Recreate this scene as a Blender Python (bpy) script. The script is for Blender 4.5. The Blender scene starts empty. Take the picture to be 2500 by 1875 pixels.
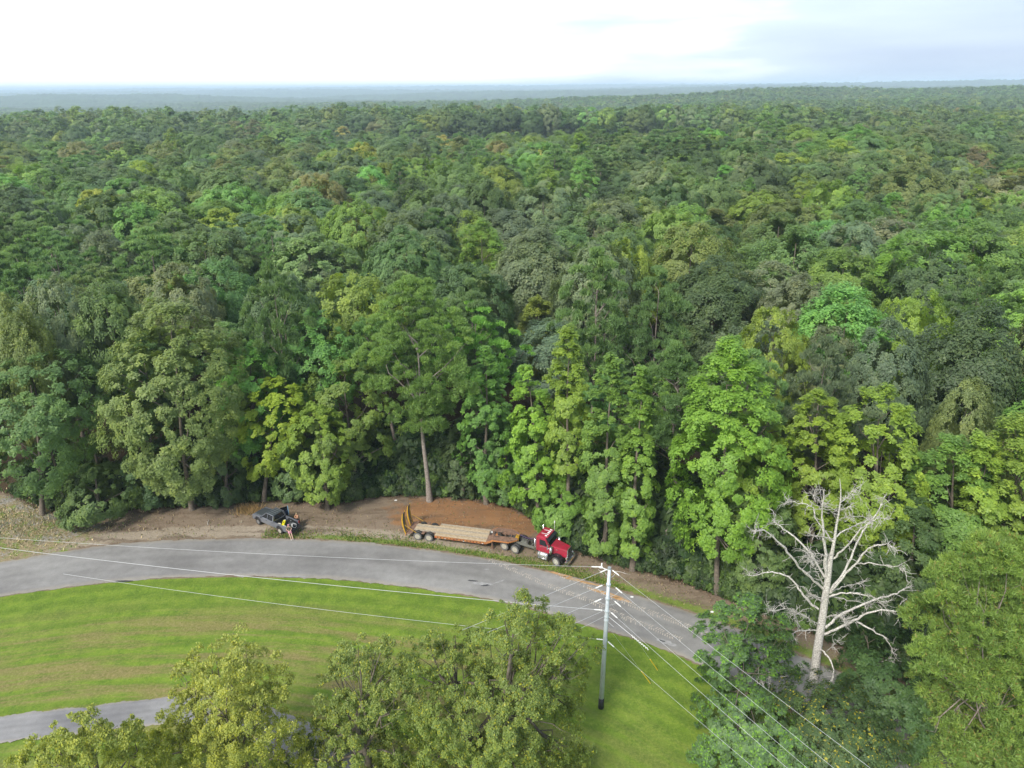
import bpy, math, random
import numpy as np
from mathutils import Matrix, Vector
C = bpy.context.scene.collection
sc = bpy.context.scene
R_ = math.radians
# ------------------------------------------------------------------ camera
CAMH, PITCH, ROLL, FPX = 47.0, R_(22.0), R_(-0.36), 1794.0
cam_d = bpy.data.cameras.new('camera'); cam = bpy.data.objects.new('camera', cam_d); C.objects.link(cam)
RM = Matrix.Rotation(math.pi/2-PITCH, 3, 'X') @ Matrix.Rotation(ROLL, 3, 'Z')
cam.matrix_world = Matrix.Translation((0, 0, CAMH)) @ RM.to_4x4()
cam_d.sensor_width = 36; cam_d.lens = 36*FPX/2500; cam_d.clip_start = .5; cam_d.clip_end = 90000
sc.camera = cam
# ------------------------------------------------------------------ light
SUN_EL, SUN_AZ = 44, 212          # azimuth measured from +Y clockwise: the light comes from the left, behind the camera
world = bpy.data.worlds.new('World'); sc.world = world; world.use_nodes = True
nt = world.node_tree; nt.nodes.clear(); N = nt.nodes; L = nt.links
wo = N.new('ShaderNodeOutputWorld'); bg = N.new('ShaderNodeBackground'); bg.inputs[1].default_value = .11
sky = N.new('ShaderNodeTexSky'); sky.sky_type = 'NISHITA'; sky.sun_disc = False
sky.sun_elevation = R_(SUN_EL); sky.sun_rotation = R_(SUN_AZ); sky.dust_density = 3
tc = N.new('ShaderNodeTexCoord'); sp = N.new('ShaderNodeSeparateXYZ'); L.new(tc.outputs['Generated'], sp.inputs[0])
dot = N.new('ShaderNodeVectorMath'); dot.operation = 'DOT_PRODUCT'; dot.inputs[1].default_value = (.80, -.05, .50)
L.new(tc.outputs['Generated'], dot.inputs[0])
mp = N.new('ShaderNodeMapping'); mp.inputs['Scale'].default_value = (1.3, 1.3, 8.5); L.new(tc.outputs['Generated'], mp.inputs[0])
ns = N.new('ShaderNodeTexNoise'); ns.inputs['Scale'].default_value = 2.2; ns.inputs['Detail'].default_value = 5; ns.inputs['Roughness'].default_value = .5
L.new(mp.outputs[0], ns.inputs['Vector'])
ad = N.new('ShaderNodeMath'); ad.operation = 'MULTIPLY_ADD'; ad.inputs[1].default_value = .85; L.new(ns.outputs[0], ad.inputs[0]); L.new(dot.outputs['Value'], ad.inputs[2])
rp = N.new('ShaderNodeValToRGB'); e = rp.color_ramp.elements
e[0].position = .38; e[0].color = (1.0, 1.0, 1.0, 1); e[1].position = .90; e[1].color = (.35, .42, .56, 1)
m_ = rp.color_ramp.elements.new(.60); m_.color = (.50, .58, .66, 1)
L.new(ad.outputs[0], rp.inputs[0])
sca = N.new('ShaderNodeVectorMath'); sca.operation = 'SCALE'; sca.inputs['Scale'].default_value = 5.8; L.new(rp.outputs[0], sca.inputs[0])
mx = N.new('ShaderNodeMixRGB'); mx.inputs[0].default_value = .88; L.new(sky.outputs[0], mx.inputs[1]); L.new(sca.outputs[0], mx.inputs[2])
L.new(mx.outputs[0], bg.inputs[0]); L.new(bg.outputs[0], wo.inputs[0])
sd = bpy.data.lights.new('sun', 'SUN'); sd.energy = 1.5; sd.angle = R_(12); sd.color = (1, .96, .88)
so = bpy.data.objects.new('sun', sd); C.objects.link(so)
az, el = R_(SUN_AZ), R_(SUN_EL)
so.rotation_euler = Vector((math.sin(az)*math.cos(el), math.cos(az)*math.cos(el), math.sin(el))).to_track_quat('Z', 'Y').to_euler()
sc.view_settings.view_transform = 'Standard'; sc.view_settings.look = 'None'; sc.view_settings.gamma = 1; sc.view_settings.use_curve_mapping = False
sc.view_settings.exposure = 1.46
cy = sc.cycles; cy.max_bounces = 6; cy.diffuse_bounces = 3; cy.glossy_bounces = 2; cy.transmission_bounces = 4; cy.transparent_max_bounces = 6; cy.volume_bounces = 2
cy.use_denoising = True
# ------------------------------------------------------------------ pixel -> place
S = 2500/2212
_R = np.array(RM)
def ray(px, py):
    d = _R @ np.array([(px-1250)/FPX, -(py-937.5)/FPX, -1.0]); return d
def P(px, py, z=0.0):                      # photo pixel -> point at height z
    d = ray(px, py); k = (z-CAMH)/d[2]; return np.array([d[0]*k, d[1]*k, z])
def PD(x, y, z=0.0): return P(x*S, y*S, z)
def PY(px, py, Y):                         # photo pixel -> point at distance Y
    d = ray(px, py); k = Y/d[1]; return np.array([d[0]*k, Y, CAMH+d[2]*k])
def PDY(x, y, Y): return PY(x*S, y*S, Y)
# ------------------------------------------------------------------ objects
def tag(o, label=None, cat=None, group=None, kind=None):
    if label: o['label'] = label
    if cat: o['category'] = cat
    if group: o['group'] = group
    if kind: o['kind'] = kind
    return o
def empty(name, loc=(0,0,0), rz=0, **k):
    o = bpy.data.objects.new(name, None); C.objects.link(o); o.location = loc; o.rotation_euler = (0, 0, rz); o.empty_display_size = .3
    return tag(o, **k)
def link(name, me, parent=None, loc=None, **k):
    o = bpy.data.objects.new(name, me); C.objects.link(o)
    if parent: o.parent = parent
    if loc is not None: o.location = loc
    return tag(o, **k)
def qmesh(name, V, F, mat=None, attrs=None, smooth=False):
    me = bpy.data.meshes.new(name); V = np.asarray(V, dtype=np.float32); F = np.asarray(F, dtype=np.int32)
    nv = F.shape[1]
    me.vertices.add(len(V)); me.vertices.foreach_set('co', V.ravel())
    me.loops.add(F.size); me.loops.foreach_set('vertex_index', F.ravel())
    me.polygons.add(len(F)); me.polygons.foreach_set('loop_start', np.arange(0, F.size, nv, dtype=np.int32))
    me.polygons.foreach_set('loop_total', np.full(len(F), nv, dtype=np.int32))
    if smooth: me.polygons.foreach_set('use_smooth', np.ones(len(F), dtype=bool))
    for an, av in (attrs or {}).items():
        av = np.asarray(av, dtype=np.float32)
        if av.ndim == 1:
            a = me.attributes.new(an, 'FLOAT', 'POINT'); a.data.foreach_set('value', av)
        else:
            a = me.attributes.new(an, 'FLOAT_COLOR', 'POINT'); a.data.foreach_set('color', av.ravel())
    me.update(calc_edges=True)
    if mat: me.materials.append(mat)
    return me
# ------------------------------------------------------------------ materials
MATS = {}
def nodes(name):
    m = bpy.data.materials.new(name); m.use_nodes = True; t = m.node_tree; t.nodes.clear()
    o = t.nodes.new('ShaderNodeOutputMaterial'); return m, t, t.nodes, t.links, o
def mat(name, col, rough=.6, metal=0, var=.25, scale=3, bump=0, spec=.4, col2=None, coat=0):
    if name in MATS: return MATS[name]
    m, t, N, L, o = nodes(name); b = N.new('ShaderNodeBsdfPrincipled')
    b.inputs['Roughness'].default_value = rough; b.inputs['Metallic'].default_value = metal; b.inputs['Specular IOR Level'].default_value = spec
    b.inputs['Coat Weight'].default_value = coat
    tc = N.new('ShaderNodeTexCoord'); n = N.new('ShaderNodeTexNoise'); n.inputs['Scale'].default_value = scale; n.inputs['Detail'].default_value = 6; n.inputs['Roughness'].default_value = .65
    L.new(tc.outputs['Object'], n.inputs['Vector'])
    r = N.new('ShaderNodeValToRGB'); c2 = col2 or [c*(1-var) for c in col]
    r.color_ramp.elements[0].position = .35; r.color_ramp.elements[0].color = (*c2, 1)
    r.color_ramp.elements[1].position = .62; r.color_ramp.elements[1].color = (*col, 1)
    L.new(n.outputs[0], r.inputs[0]); L.new(r.outputs[0], b.inputs['Base Color'])
    if bump:
        bp = N.new('ShaderNodeBump'); bp.inputs['Strength'].default_value = bump; bp.inputs['Distance'].default_value = .05; L.new(n.outputs[0], bp.inputs['Height']); L.new(bp.outputs[0], b.inputs['Normal'])
    L.new(b.outputs[0], o.inputs[0]); MATS[name] = m; return m
def leafmat(name, mode='OBJ', col=(.06, .11, .03), tip=None, tipw=.12, trans=.38):
    if name in MATS: return MATS[name]
    m, t, N, L, o = nodes(name)
    if mode == 'OBJ':
        oi = N.new('ShaderNodeObjectInfo'); base = oi.outputs['Color']
    elif mode == 'INST':
        oi = N.new('ShaderNodeAttribute'); oi.attribute_type = 'INSTANCER'; oi.attribute_name = 'tint'; base = oi.outputs['Color']
    else:
        oi = N.new('ShaderNodeRGB'); oi.outputs[0].default_value = (*col, 1); base = oi.outputs[0]
    at = N.new('ShaderNodeAttribute'); at.attribute_name = 'rnd'
    # each leaf spray has its own tone; the paler ones are young or turned leaves
    r = N.new('ShaderNodeValToRGB'); e = r.color_ramp.elements
    e[0].position = .1; e[0].color = (.66, .70, .74, 1); e[1].position = .9; e[1].color = (1.35, 1.25, .98, 1)
    mid = e.new(.5); mid.color = (.92, .95, .95, 1)
    L.new(at.outputs['Fac'], r.inputs[0])
    mu = N.new('ShaderNodeMixRGB'); mu.blend_type = 'MULTIPLY'; mu.inputs[0].default_value = 1; L.new(base, mu.inputs[1]); L.new(r.outputs[0], mu.inputs[2])
    out = mu.outputs[0]
    if tip:
        th = N.new('ShaderNodeMath'); th.operation = 'GREATER_THAN'; th.inputs[1].default_value = 1-tipw
        a2 = N.new('ShaderNodeAttribute'); a2.attribute_name = 'rnd2'; L.new(a2.outputs['Fac'], th.inputs[0])
        m2 = N.new('ShaderNodeMixRGB'); L.new(th.outputs[0], m2.inputs[0]); L.new(out, m2.inputs[1]); m2.inputs[2].default_value = (*tip, 1); out = m2.outputs[0]
    b = N.new('ShaderNodeBsdfPrincipled'); b.inputs['Roughness'].default_value = .5; b.inputs['Specular IOR Level'].default_value = .35
    L.new(out, b.inputs['Base Color'])
    tr = N.new('ShaderNodeBsdfTranslucent'); tm = N.new('ShaderNodeMixRGB'); tm.blend_type = 'MULTIPLY'; tm.inputs[0].default_value = 1; tm.inputs[2].default_value = (1.35, 1.4, .75, 1)
    L.new(out, tm.inputs[1]); L.new(tm.outputs[0], tr.inputs[0])
    ms = N.new('ShaderNodeMixShader'); ms.inputs[0].default_value = trans; L.new(b.outputs[0], ms.inputs[1]); L.new(tr.outputs[0], ms.inputs[2]); L.new(ms.outputs[0], o.inputs[0])
    MATS[name] = m; return m
M_LEAF = leafmat('leaf_object_tone'); M_INST = leafmat('leaf_far_tone', 'INST')
M_BARK = mat('bark_grey', (.20, .165, .13), .9, var=.5, scale=4, bump=.6)
M_PBARK = mat('bark_pine', (.27, .23, .20), .9, col2=(.11, .08, .065), scale=5, bump=.6)
M_PALE = mat('bark_pale', (.32, .28, .245), .9, col2=(.15, .125, .105), scale=5, bump=.6)
M_DEAD = mat('dead_wood', (.70, .67, .62), .85, col2=(.20, .18, .16), scale=11, bump=.5)
# ------------------------------------------------------------------ shape helpers
def unit(a): return a/np.maximum(np.linalg.norm(a, axis=-1, keepdims=True), 1e-9)
def tube(pts, rad, n=6):
    pts = np.asarray(pts, float); k = len(pts); rad = np.broadcast_to(rad, (k,))
    T = unit(np.gradient(pts, axis=0)); ref = np.array([0, 0, 1.0]) if abs(T[0][2]) < .8 else np.array([1.0, 0, 0])
    V = []
    U = unit(np.cross(T[0], ref))
    for i in range(k):
        U = unit(U-T[i]*np.dot(U, T[i])); W = np.cross(T[i], U)
        a = np.linspace(0, 2*math.pi, n, endpoint=False)
        V.append(pts[i]+rad[i]*(np.cos(a)[:, None]*U+np.sin(a)[:, None]*W))
    V = np.concatenate(V); F = []
    for i in range(k-1):
        for j in range(n):
            F.append((i*n+j, i*n+(j+1) % n, (i+1)*n+(j+1) % n, (i+1)*n+j))
    return V, np.array(F)
def joinq(parts):
    Vs, Fs, o = [], [], 0
    for V, F in parts: Vs.append(V); Fs.append(F+o); o += len(V)
    return np.concatenate(Vs), np.concatenate(Fs)
class MB:
    def __init__(s): s.v = []; s.f = []
    def add(s, V, F):
        o = len(s.v); s.v += [tuple(map(float, p)) for p in V]; s.f += [tuple(int(i)+o for i in q) for q in F]; return s
    def box(s, c, d, rot=None):
        x, y, z = [q/2 for q in d]
        V = [Vector(p) for p in ((-x,-y,-z),(x,-y,-z),(x,y,-z),(-x,y,-z),(-x,-y,z),(x,-y,z),(x,y,z),(-x,y,z))]
        if rot:
            Mx = Matrix.Rotation(rot[2], 3, 'Z') @ Matrix.Rotation(rot[1], 3, 'Y') @ Matrix.Rotation(rot[0], 3, 'X'); V = [Mx @ p for p in V]
        V = [(p[0]+c[0], p[1]+c[1], p[2]+c[2]) for p in V]
        return s.add(V, [(3,2,1,0),(4,5,6,7),(0,1,5,4),(1,2,6,5),(2,3,7,6),(3,0,4,7)])
    def prism(s, poly, y0, y1):            # poly in x,z
        n = len(poly); V = [(p[0], y0, p[1]) for p in poly]+[(p[0], y1, p[1]) for p in poly]
        return s.add(V, [tuple(range(n)), tuple(range(2*n-1, n-1, -1))]+[(i, n+i, n+(i+1) % n, (i+1) % n) for i in range(n)])
    def prismz(s, poly, z0, z1):           # poly in x,y
        n = len(poly); V = [(p[0], p[1], z0) for p in poly]+[(p[0], p[1], z1) for p in poly]
        return s.add(V, [tuple(range(n-1, -1, -1)), tuple(range(n, 2*n))]+[(i, (i+1) % n, n+(i+1) % n, n+i) for i in range(n)])
    def hexa(s, A, B):                     # two quads joined
        return s.add(list(A)+list(B), [(3,2,1,0),(4,5,6,7),(0,1,5,4),(1,2,6,5),(2,3,7,6),(3,0,4,7)])
    def tube(s, pts, r, n=8, cap=True):
        V, F = tube(pts, r, n); F = [tuple(q) for q in F]
        if cap: F += [tuple(range(n-1, -1, -1)), tuple(range(len(V)-n, len(V)))]
        return s.add(V, F)
    def ring(s, prof, c, n=24):            # lathe round the y axis through c; prof = (radius, y)
        k = len(prof); V = []
        for r, y in prof:
            for j in range(n):
                a = 2*math.pi*j/n; V.append((c[0]+r*math.cos(a), c[1]+y, c[2]+r*math.sin(a)))
        F = [(i*n+j, i*n+(j+1) % n, (i+1)*n+(j+1) % n, (i+1)*n+j) for i in range(k-1) for j in range(n)]
        F += [tuple(range(n)), tuple(range(len(V)-1, len(V)-n-1, -1))]
        return s.add(V, F)
    def build(s, name, m, parent=None, bevel=0, smooth=False, loc=None, **k):
        me = bpy.data.meshes.new(name); me.from_pydata(s.v, [], s.f); me.materials.append(m); me.update()
        if smooth:
            for p in me.polygons: p.use_smooth = len(p.vertices) == 4
        o = link(name, me, parent, loc, **k)
        import bmesh
        bm = bmesh.new(); bm.from_mesh(me); bmesh.ops.recalc_face_normals(bm, faces=bm.faces); bm.to_mesh(me); bm.free()
        if bevel:
            b = o.modifiers.new('bevel', 'BEVEL'); b.width = bevel; b.segments = 2; b.limit_method = 'ANGLE'
        return o
# ------------------------------------------------------------------ the lie of the land
def nz(x, y, s, k=0):                      # cheap smooth noise, about -1..1
    return (np.sin(x*s+1.3*k+1.7*np.sin(y*s*.7+k))+np.sin(y*s*1.13+2.1*k+1.3*np.sin(x*s*.83-k))+np.sin((x+y)*s*.57+.7*k))/3
def gau(x, y, cx, cy, rx, ry): return np.exp(-((x-cx)/rx)**2-((y-cy)/ry)**2)
def terrain(x, y):
    x = np.asarray(x, float); y = np.asarray(y, float); r = np.hypot(x, y)
    k = np.clip((r-110)/250, 0, 1); z = k*(2.2*nz(x, y, .012, 1)+1.2*nz(x, y, .027, 2))
    q = x/np.maximum(y, 1)                                    # bearing
    z += 5*gau(x, y, 120, 300, 120, 60)+9*gau(x, y, -260, 660, 260, 60)+9*gau(x, y, 120, 610, 300, 60)-6*gau(x, y, -200, 480, 260, 70)-6*gau(x, y, 150, 470, 200, 60)+4*gau(x, y, 330, 430, 120, 90)
    lf = 1/(1+np.exp((q-.22)*9))                              # the valley opens to the left and the middle
    v = np.clip((r-700)/350, 0, 1); v = v*v*(3-2*v)
    z -= v*(6+24*lf)
    z += np.clip((r-450)/600, 0, 1)*(4*nz(x, y, .0045, 4)+5.5*nz(x, y, .0095, 15))
    z += 27*gau(x, y, 420, 1900, 420, 260)+22*gau(x, y, 1250, 1900, 600, 500)+16*gau(x, y, 60, 2250, 500, 200)+14*gau(x, y, 300, 1150, 260, 120)
    f = np.clip((r-2600)/2500, 0, 1)
    z += f*(16*nz(x, y, .0011, 5)+13*nz(x, y, .0026, 16)-4)
    z += 34*np.exp(-((r-5200)/700)**2)*(.5+.5*nz(x, y, .0013, 9))+20*np.exp(-((r-8200)/1200)**2)+18*np.exp(-((r-14000)/1800)**2)*(.7+.3*nz(x, y, .0006, 7))
    z += np.clip((r-8000)/5000, 0, 1)*33+np.clip((r-7000)/4000, 0, 1)*9*nz(x, y, .0011, 19)
    z += 14*np.exp(-((r-3700)/400)**2)*nz(x, y, .0016, 14)
    z += 62*gau(x, y, 4600, 6300, 2600, 1100)+35*gau(x, y, 1500, 12500, 4500, 1500)
    z = np.where(z > 42, 42+(z-42)*.25, z)
    return z
# ------------------------------------------------------------------ road, drive, edges (world polylines)
def poly(pts): return np.array([PD(*p)[:2] for p in pts])
def smooth(pl, n=160):
    t = np.r_[0, np.cumsum(np.linalg.norm(np.diff(pl, axis=0), axis=1))]
    q = np.linspace(0, t[-1], n); o = np.c_[np.interp(q, t, pl[:, 0]), np.interp(q, t, pl[:, 1])]
    k = np.ones(7)/7; e = np.r_[np.repeat(o[:1], 3, 0), o, np.repeat(o[-1:], 3, 0)]
    return np.c_[np.convolve(e[:, 0], k, 'valid'), np.convolve(e[:, 1], k, 'valid')]
UP = smooth(poly([(-500,1330),(-200,1254),(0,1214),(80,1202),(180,1184),(300,1171),(450,1165),(600,1164),(700,1167),(800,1174),(870,1181),(960,1193),(1050,1207),(1130,1222),(1203,1239),(1315,1268),(1438,1307),(1539,1338),(1640,1378),(1754,1425),(1900,1495),(2200,1650),(2400,1780)]))
LO = smooth(poly([(-500,1430),(-200,1330),(0,1288),(100,1275),(200,1262),(300,1252),(420,1247),(560,1246),(700,1249),(800,1258),(900,1270),(1000,1285),(1070,1297),(1150,1316),(1230,1340),(1300,1361),(1405,1389),(1490,1427),(1600,1478),(1700,1530),(1850,1620),(2100,1800),(2250,1920)]))
ED = smooth(poly([(-700,1040),(-300,1030),(-60,1040),(30,1075),(110,1112),(200,1122),(300,1100),(420,1098),(540,1088),(650,1085),(740,1096),(800,1074),(930,1074),(1050,1084),(1110,1095),(1165,1135),(1225,1185),(1300,1212),(1370,1235),(1450,1252),(1550,1286),(1650,1328),(1750,1368),(1900,1430),(2100,1520),(2400,1680)]), 200)
DRU = smooth(poly([(-300,1580),(0,1548),(150,1531),(300,1513),(400,1503),(520,1510),(640,1545),(760,1610),(850,1700),(900,1800)]), 80)
DRL = smooth(poly([(-300,1650),(0,1604),(100,1596),(200,1582),(300,1570),(400,1564),(500,1580),(600,1630),(680,1700),(740,1800)]), 80)
def dist_pl(x, y, pl):
    a = pl[:-1]; b = pl[1:]; best = np.full(x.shape, 1e9); 
    for p, q in zip(a, b):
        d = q-p; t = np.clip(((x-p[0])*d[0]+(y-p[1])*d[1])/(d@d+1e-9), 0, 1)
        best = np.minimum(best, np.hypot(x-p[0]-t*d[0], y-p[1]-t*d[1]))
    return best
def yat(pl, x): 
    i = np.argsort(pl[:, 0]); return np.interp(x, pl[i, 0], pl[i, 1])
# ground sheet
def axis(dense0, dense1, step, lo, hi, g=1.09):
    a = list(np.arange(dense0, dense1+1e-6, step)); s = step
    while a[-1] < hi: s *= g; a.append(a[-1]+s)
    s = step; b = [dense0]
    while b[-1] > lo: s *= g*1.05; b.append(b[-1]-s)
    return np.array(b[:0:-1]+a)
gx = axis(-62, 62, .5, -32000, 32000); gy = axis(26, 92, .45, -500, 40000)
X, Y = np.meshgrid(gx, gy); Z = terrain(X, Y)
near = (np.abs(X) < 75) & (Y > 20) & (Y < 100)
att = np.zeros((*X.shape, 4), np.float32); att2 = np.zeros((*X.shape, 4), np.float32)
xn, yn = X[near], Y[near]
yu, yl, ye = yat(UP, xn), yat(LO, xn), yat(ED, xn)
dU = dist_pl(xn, yn, UP[::2]); dL = dist_pl(xn, yn, LO[::2]); dE = dist_pl(xn, yn, ED[::2])
lawn = np.clip(.5+(yl-yn > 0)*dL*1.2-(yl-yn < 0)*dL*3, 0, 1)
sgn = np.where(yn > ye, 1, -1)*dE
forest = np.clip(.5+sgn*.35, 0, 1)
verge = np.exp(-((dU-.7)/.75)**2)*(yn > yu)
k0 = PD(640, 1165)[0]; k1 = PD(1180, 1230)[0]
verge *= np.clip((xn-k0)/6+.45, .25, 1)
cl = PD(985, 1108); cl2 = PD(1130, 1125); cl3 = PD(1290, 1262); cl4 = PD(1215, 1190)
clay = np.maximum.reduce([gau(xn, yn, cl[0], cl[1], 9.5, 5), gau(xn, yn, cl2[0], cl2[1], 4.5, 4), .5*gau(xn, yn, cl4[0], cl4[1], 5, 3), .55*gau(xn, yn, PD(1640,1385)[0], PD(1640,1385)[1], 6, 2)])
w0 = PD(30, 1140); straw = np.clip(1.3*gau(xn, yn, w0[0]-2, w0[1], 12, 8), 0, 1)
# grassy verge between the road and the wood past the red truck
grR = .6*np.clip((xn-PD(1060,1210)[0])/3, 0, 1)*np.exp(-((dU-1.6)/1.6)**2)*(yn > yu)
att[near] = np.c_[lawn, np.maximum(verge, grR), clay, np.ones(len(xn))]
att2[near] = np.c_[straw, forest, np.clip(dL/60, 0, 1), np.ones(len(xn))]
rside = np.zeros(X.shape, np.float32); rside[near] = np.exp(-((dU-1.6)/1.5)**2)*(yn > yu)*np.clip(1-(xn-PD(1000,1190)[0])/8, .25, 1); far = ~near; att2[far, 1] = 1; att2[..., 3] = 1
att[far & (Y < 45), 0] = 1; att2[far & (Y < 45), 1] = 0
Z[near] += .10*nz(xn, yn, .9, 3)*np.clip(dU/2, 0, 1)*np.clip(dL/2, 0, 1)*.5
ny, nx = X.shape; idx = np.arange(nx*ny).reshape(ny, nx)
Fg = np.c_[idx[:-1, :-1].ravel(), idx[:-1, 1:].ravel(), idx[1:, 1:].ravel(), idx[1:, :-1].ravel()]
def groundmat():
    m, t, N, L, o = nodes('ground_lawn_dirt_and_litter')
    def noise(s, d=6, r=.6, vec=None):
        n = N.new('ShaderNodeTexNoise'); n.inputs['Scale'].default_value = s; n.inputs['Detail'].default_value = d; n.inputs['Roughness'].default_value = r
        L.new(vec or tc.outputs['Object'], n.inputs['Vector']); return n.outputs[0]
    def ramp(i, stops):
        r = N.new('ShaderNodeValToRGB'); e = r.color_ramp.elements
        while len(e) < len(stops): e.new(.5)
        for k, (p, c) in enumerate(stops): e[k].position = p; e[k].color = (*c, 1) if len(c) == 3 else c
        L.new(i, r.inputs[0]); return r.outputs[0]
    def mth(op, a, b):
        n = N.new('ShaderNodeMath'); n.operation = op
        for k, v in ((0, a), (1, b)):
            if isinstance(v, (int, float)): n.inputs[k].default_value = v
            else: L.new(v, n.inputs[k])
        return n.outputs[0]
    def mix(f, a, b):
        n = N.new('ShaderNodeMixRGB')
        if isinstance(f, (int, float)): n.inputs[0].default_value = f
        else: L.new(f, n.inputs[0])
        L.new(a, n.inputs[1]); L.new(b, n.inputs[2]); return n.outputs[0]
    def thr(mask, noi, lo=.42, hi=.58, k=.9):    # ragged edge: mask + noise
        v = mth('ADD', mask, mth('MULTIPLY', mth('SUBTRACT', noi, .5), k))
        n = N.new('ShaderNodeMapRange'); n.inputs[1].default_value = lo; n.inputs[2].default_value = hi; n.clamp = True; L.new(v, n.inputs[0]); return n.outputs[0]
    tc = N.new('ShaderNodeTexCoord')
    a1 = N.new('ShaderNodeAttribute'); a1.attribute_name = 'cover'; s1 = N.new('ShaderNodeSeparateColor'); L.new(a1.outputs['Color'], s1.inputs[0])
    a2 = N.new('ShaderNodeAttribute'); a2.attribute_name = 'cover2'; s2 = N.new('ShaderNodeSeparateColor'); L.new(a2.outputs['Color'], s2.inputs[0])
    lawn, verge, clay = s1.outputs; straw, forest, rd = s2.outputs
    big, mid, fine, vf = noise(.12), noise(.7), noise(4, 8, .75), noise(22, 4, .7)
    grass = ramp(mid, [(.3, (.085, .17, .015)), (.5, (.165, .27, .025)), (.7, (.26, .36, .045))])
    grass = mix(.42, grass, ramp(fine, [(.35, (.05, .105, .010)), (.65, (.17, .26, .032))]))
    grass = mix(mth('MULTIPLY', thr(noise(1.6, 6, .75), fine, .50, .66, .5), .55), grass, ramp(fine, [(.3, (.12, .20, .02)), (.7, (.27, .34, .06))]))
    # bare mown stripes that follow the curve of the road
    cmb = N.new('ShaderNodeCombineXYZ'); sx = N.new('ShaderNodeSeparateXYZ'); L.new(tc.outputs['Object'], sx.inputs[0])
    L.new(mth('MULTIPLY', sx.outputs[0], .055), cmb.inputs[0]); L.new(mth('MULTIPLY', rd, 60*.50), cmb.inputs[1])
    st = noise(1.0, 7, .68, cmb.outputs[0])
    rb = ramp(rd, [(.05, (0, 0, 0)), (.12, (.9, .9, .9)), (.26, (1, 1, 1)), (.42, (.35, .35, .35)), (.6, (.0, .0, .0))])
    bare = mth('MULTIPLY', ramp(st, [(.44, (0, 0, 0)), (.56, (1, 1, 1))]), rb)
    bare = mth('MULTIPLY', bare, ramp(fine, [(.2, (.35, .35, .35)), (.6, (1, 1, 1))]))
    bare = mth('MAXIMUM', bare, mth('MULTIPLY', ramp(big, [(.60, (0, 0, 0)), (.72, (1, 1, 1))]), .35))
    xr = N.new('ShaderNodeMapRange'); xr.inputs[1].default_value = -4; xr.inputs[2].default_value = 7; xr.inputs[3].default_value = 1; xr.inputs[4].default_value = .3; L.new(sx.outputs[0], xr.inputs[0]); bare = mth('MULTIPLY', bare, xr.outputs[0])
    ml = mth('SINE', mth('ADD', mth('MULTIPLY', rd, 60*3.6), mth('MULTIPLY', mid, 2.5)), 0); mlr = ramp(mth('ADD', mth('MULTIPLY', ml, .5), .5), [(.2, (.90, .91, .9)), (.8, (1.07, 1.06, 1))])
    gm = N.new('ShaderNodeMixRGB'); gm.blend_type = 'MULTIPLY'; gm.inputs[0].default_value = 1; L.new(grass, gm.inputs[1]); L.new(mlr, gm.inputs[2]); grass = gm.outputs[0]
    tan = ramp(fine, [(.3, (.17, .115, .05)), (.7, (.36, .27, .135))])
    lw = mix(mth('MULTIPLY', bare, .85), grass, tan)
    dirt = ramp(fine, [(.25, (.12, .09, .065)), (.5, (.25, .19, .14)), (.8, (.42, .33, .24))])
    dirt = mix(thr(mid, fine, .52, .66, .7), dirt, ramp(fine, [(.3, (.08, .06, .045)), (.7, (.19, .14, .10))]))
    dirt = mix(.45, dirt, ramp(mid, [(.3, (.13, .09, .065)), (.7, (.42, .33, .24))]))
    cl = ramp(mid, [(.2, (.17, .085, .05)), (.5, (.34, .165, .07)), (.8, (.46, .25, .12))])
    cl = mix(mth('MULTIPLY', thr(noise(.35), fine, .5, .62, .6), .75), cl, ramp(mid, [(.3, (.085, .055, .04)), (.7, (.20, .12, .075))]))
    cl = mix(.4, cl, ramp(fine, [(.3, (.14, .07, .04)), (.7, (.46, .25, .12))]))
    stw = ramp(fine, [(.3, (.15, .12, .075)), (.55, (.36, .29, .17)), (.8, (.55, .46, .30))])
    stw = mix(thr(mth('MULTIPLY', mid, .95), fine, .50, .58), stw, grass)
    stw = mix(thr(noise(.25), fine, .52, .60), stw, ramp(fine, [(.3, (.20, .19, .18)), (.7, (.42, .40, .37))]))
    lit = ramp(fine, [(.3, (.030, .020, .013)), (.7, (.10, .065, .04))])
    a3 = N.new('ShaderNodeAttribute'); a3.attribute_name = 'roadside'
    dirt = mix(mth('MULTIPLY', thr(a3.outputs['Fac'], mid, .45, .7, 1.1), .9), dirt, ramp(fine, [(.3, (.27, .22, .17)), (.7, (.52, .44, .34))]))
    cr = N.new('ShaderNodeCombineXYZ'); L.new(mth('MULTIPLY', sx.outputs[0], .10), cr.inputs[0]); L.new(mth('ADD', mth('MULTIPLY', sx.outputs[1], .75), mth('MULTIPLY', mid, 1.3)), cr.inputs[1])
    rut = noise(1.0, 5, .6, cr.outputs[0]); dk = ramp(fine, [(.3, (.075, .052, .038)), (.7, (.17, .115, .08))])
    dirt = mix(mth('MULTIPLY', ramp(rut, [(.52, (0, 0, 0)), (.62, (1, 1, 1))]), .65), dirt, dk)
    cl = mix(mth('MULTIPLY', ramp(rut, [(.50, (0, 0, 0)), (.62, (1, 1, 1))]), .55), cl, dk); cl = mix(mth('MULTIPLY', ramp(rut, [(.30, (1, 1, 1)), (.40, (0, 0, 0))]), .5), cl, ramp(fine, [(.3, (.36, .22, .12)), (.7, (.58, .40, .24))]))
    c = mix(thr(clay, mid, .42, .6), dirt, cl)
    c = mix(thr(straw, mid), c, stw)
    c = mix(mth('MULTIPLY', thr(verge, fine, .55, .8, 1.5), .85), c, grass)
    c = mix(thr(forest, mid), c, lit)
    c = mix(thr(lawn, fine, .4, .6, .5), c, lw)
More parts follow.
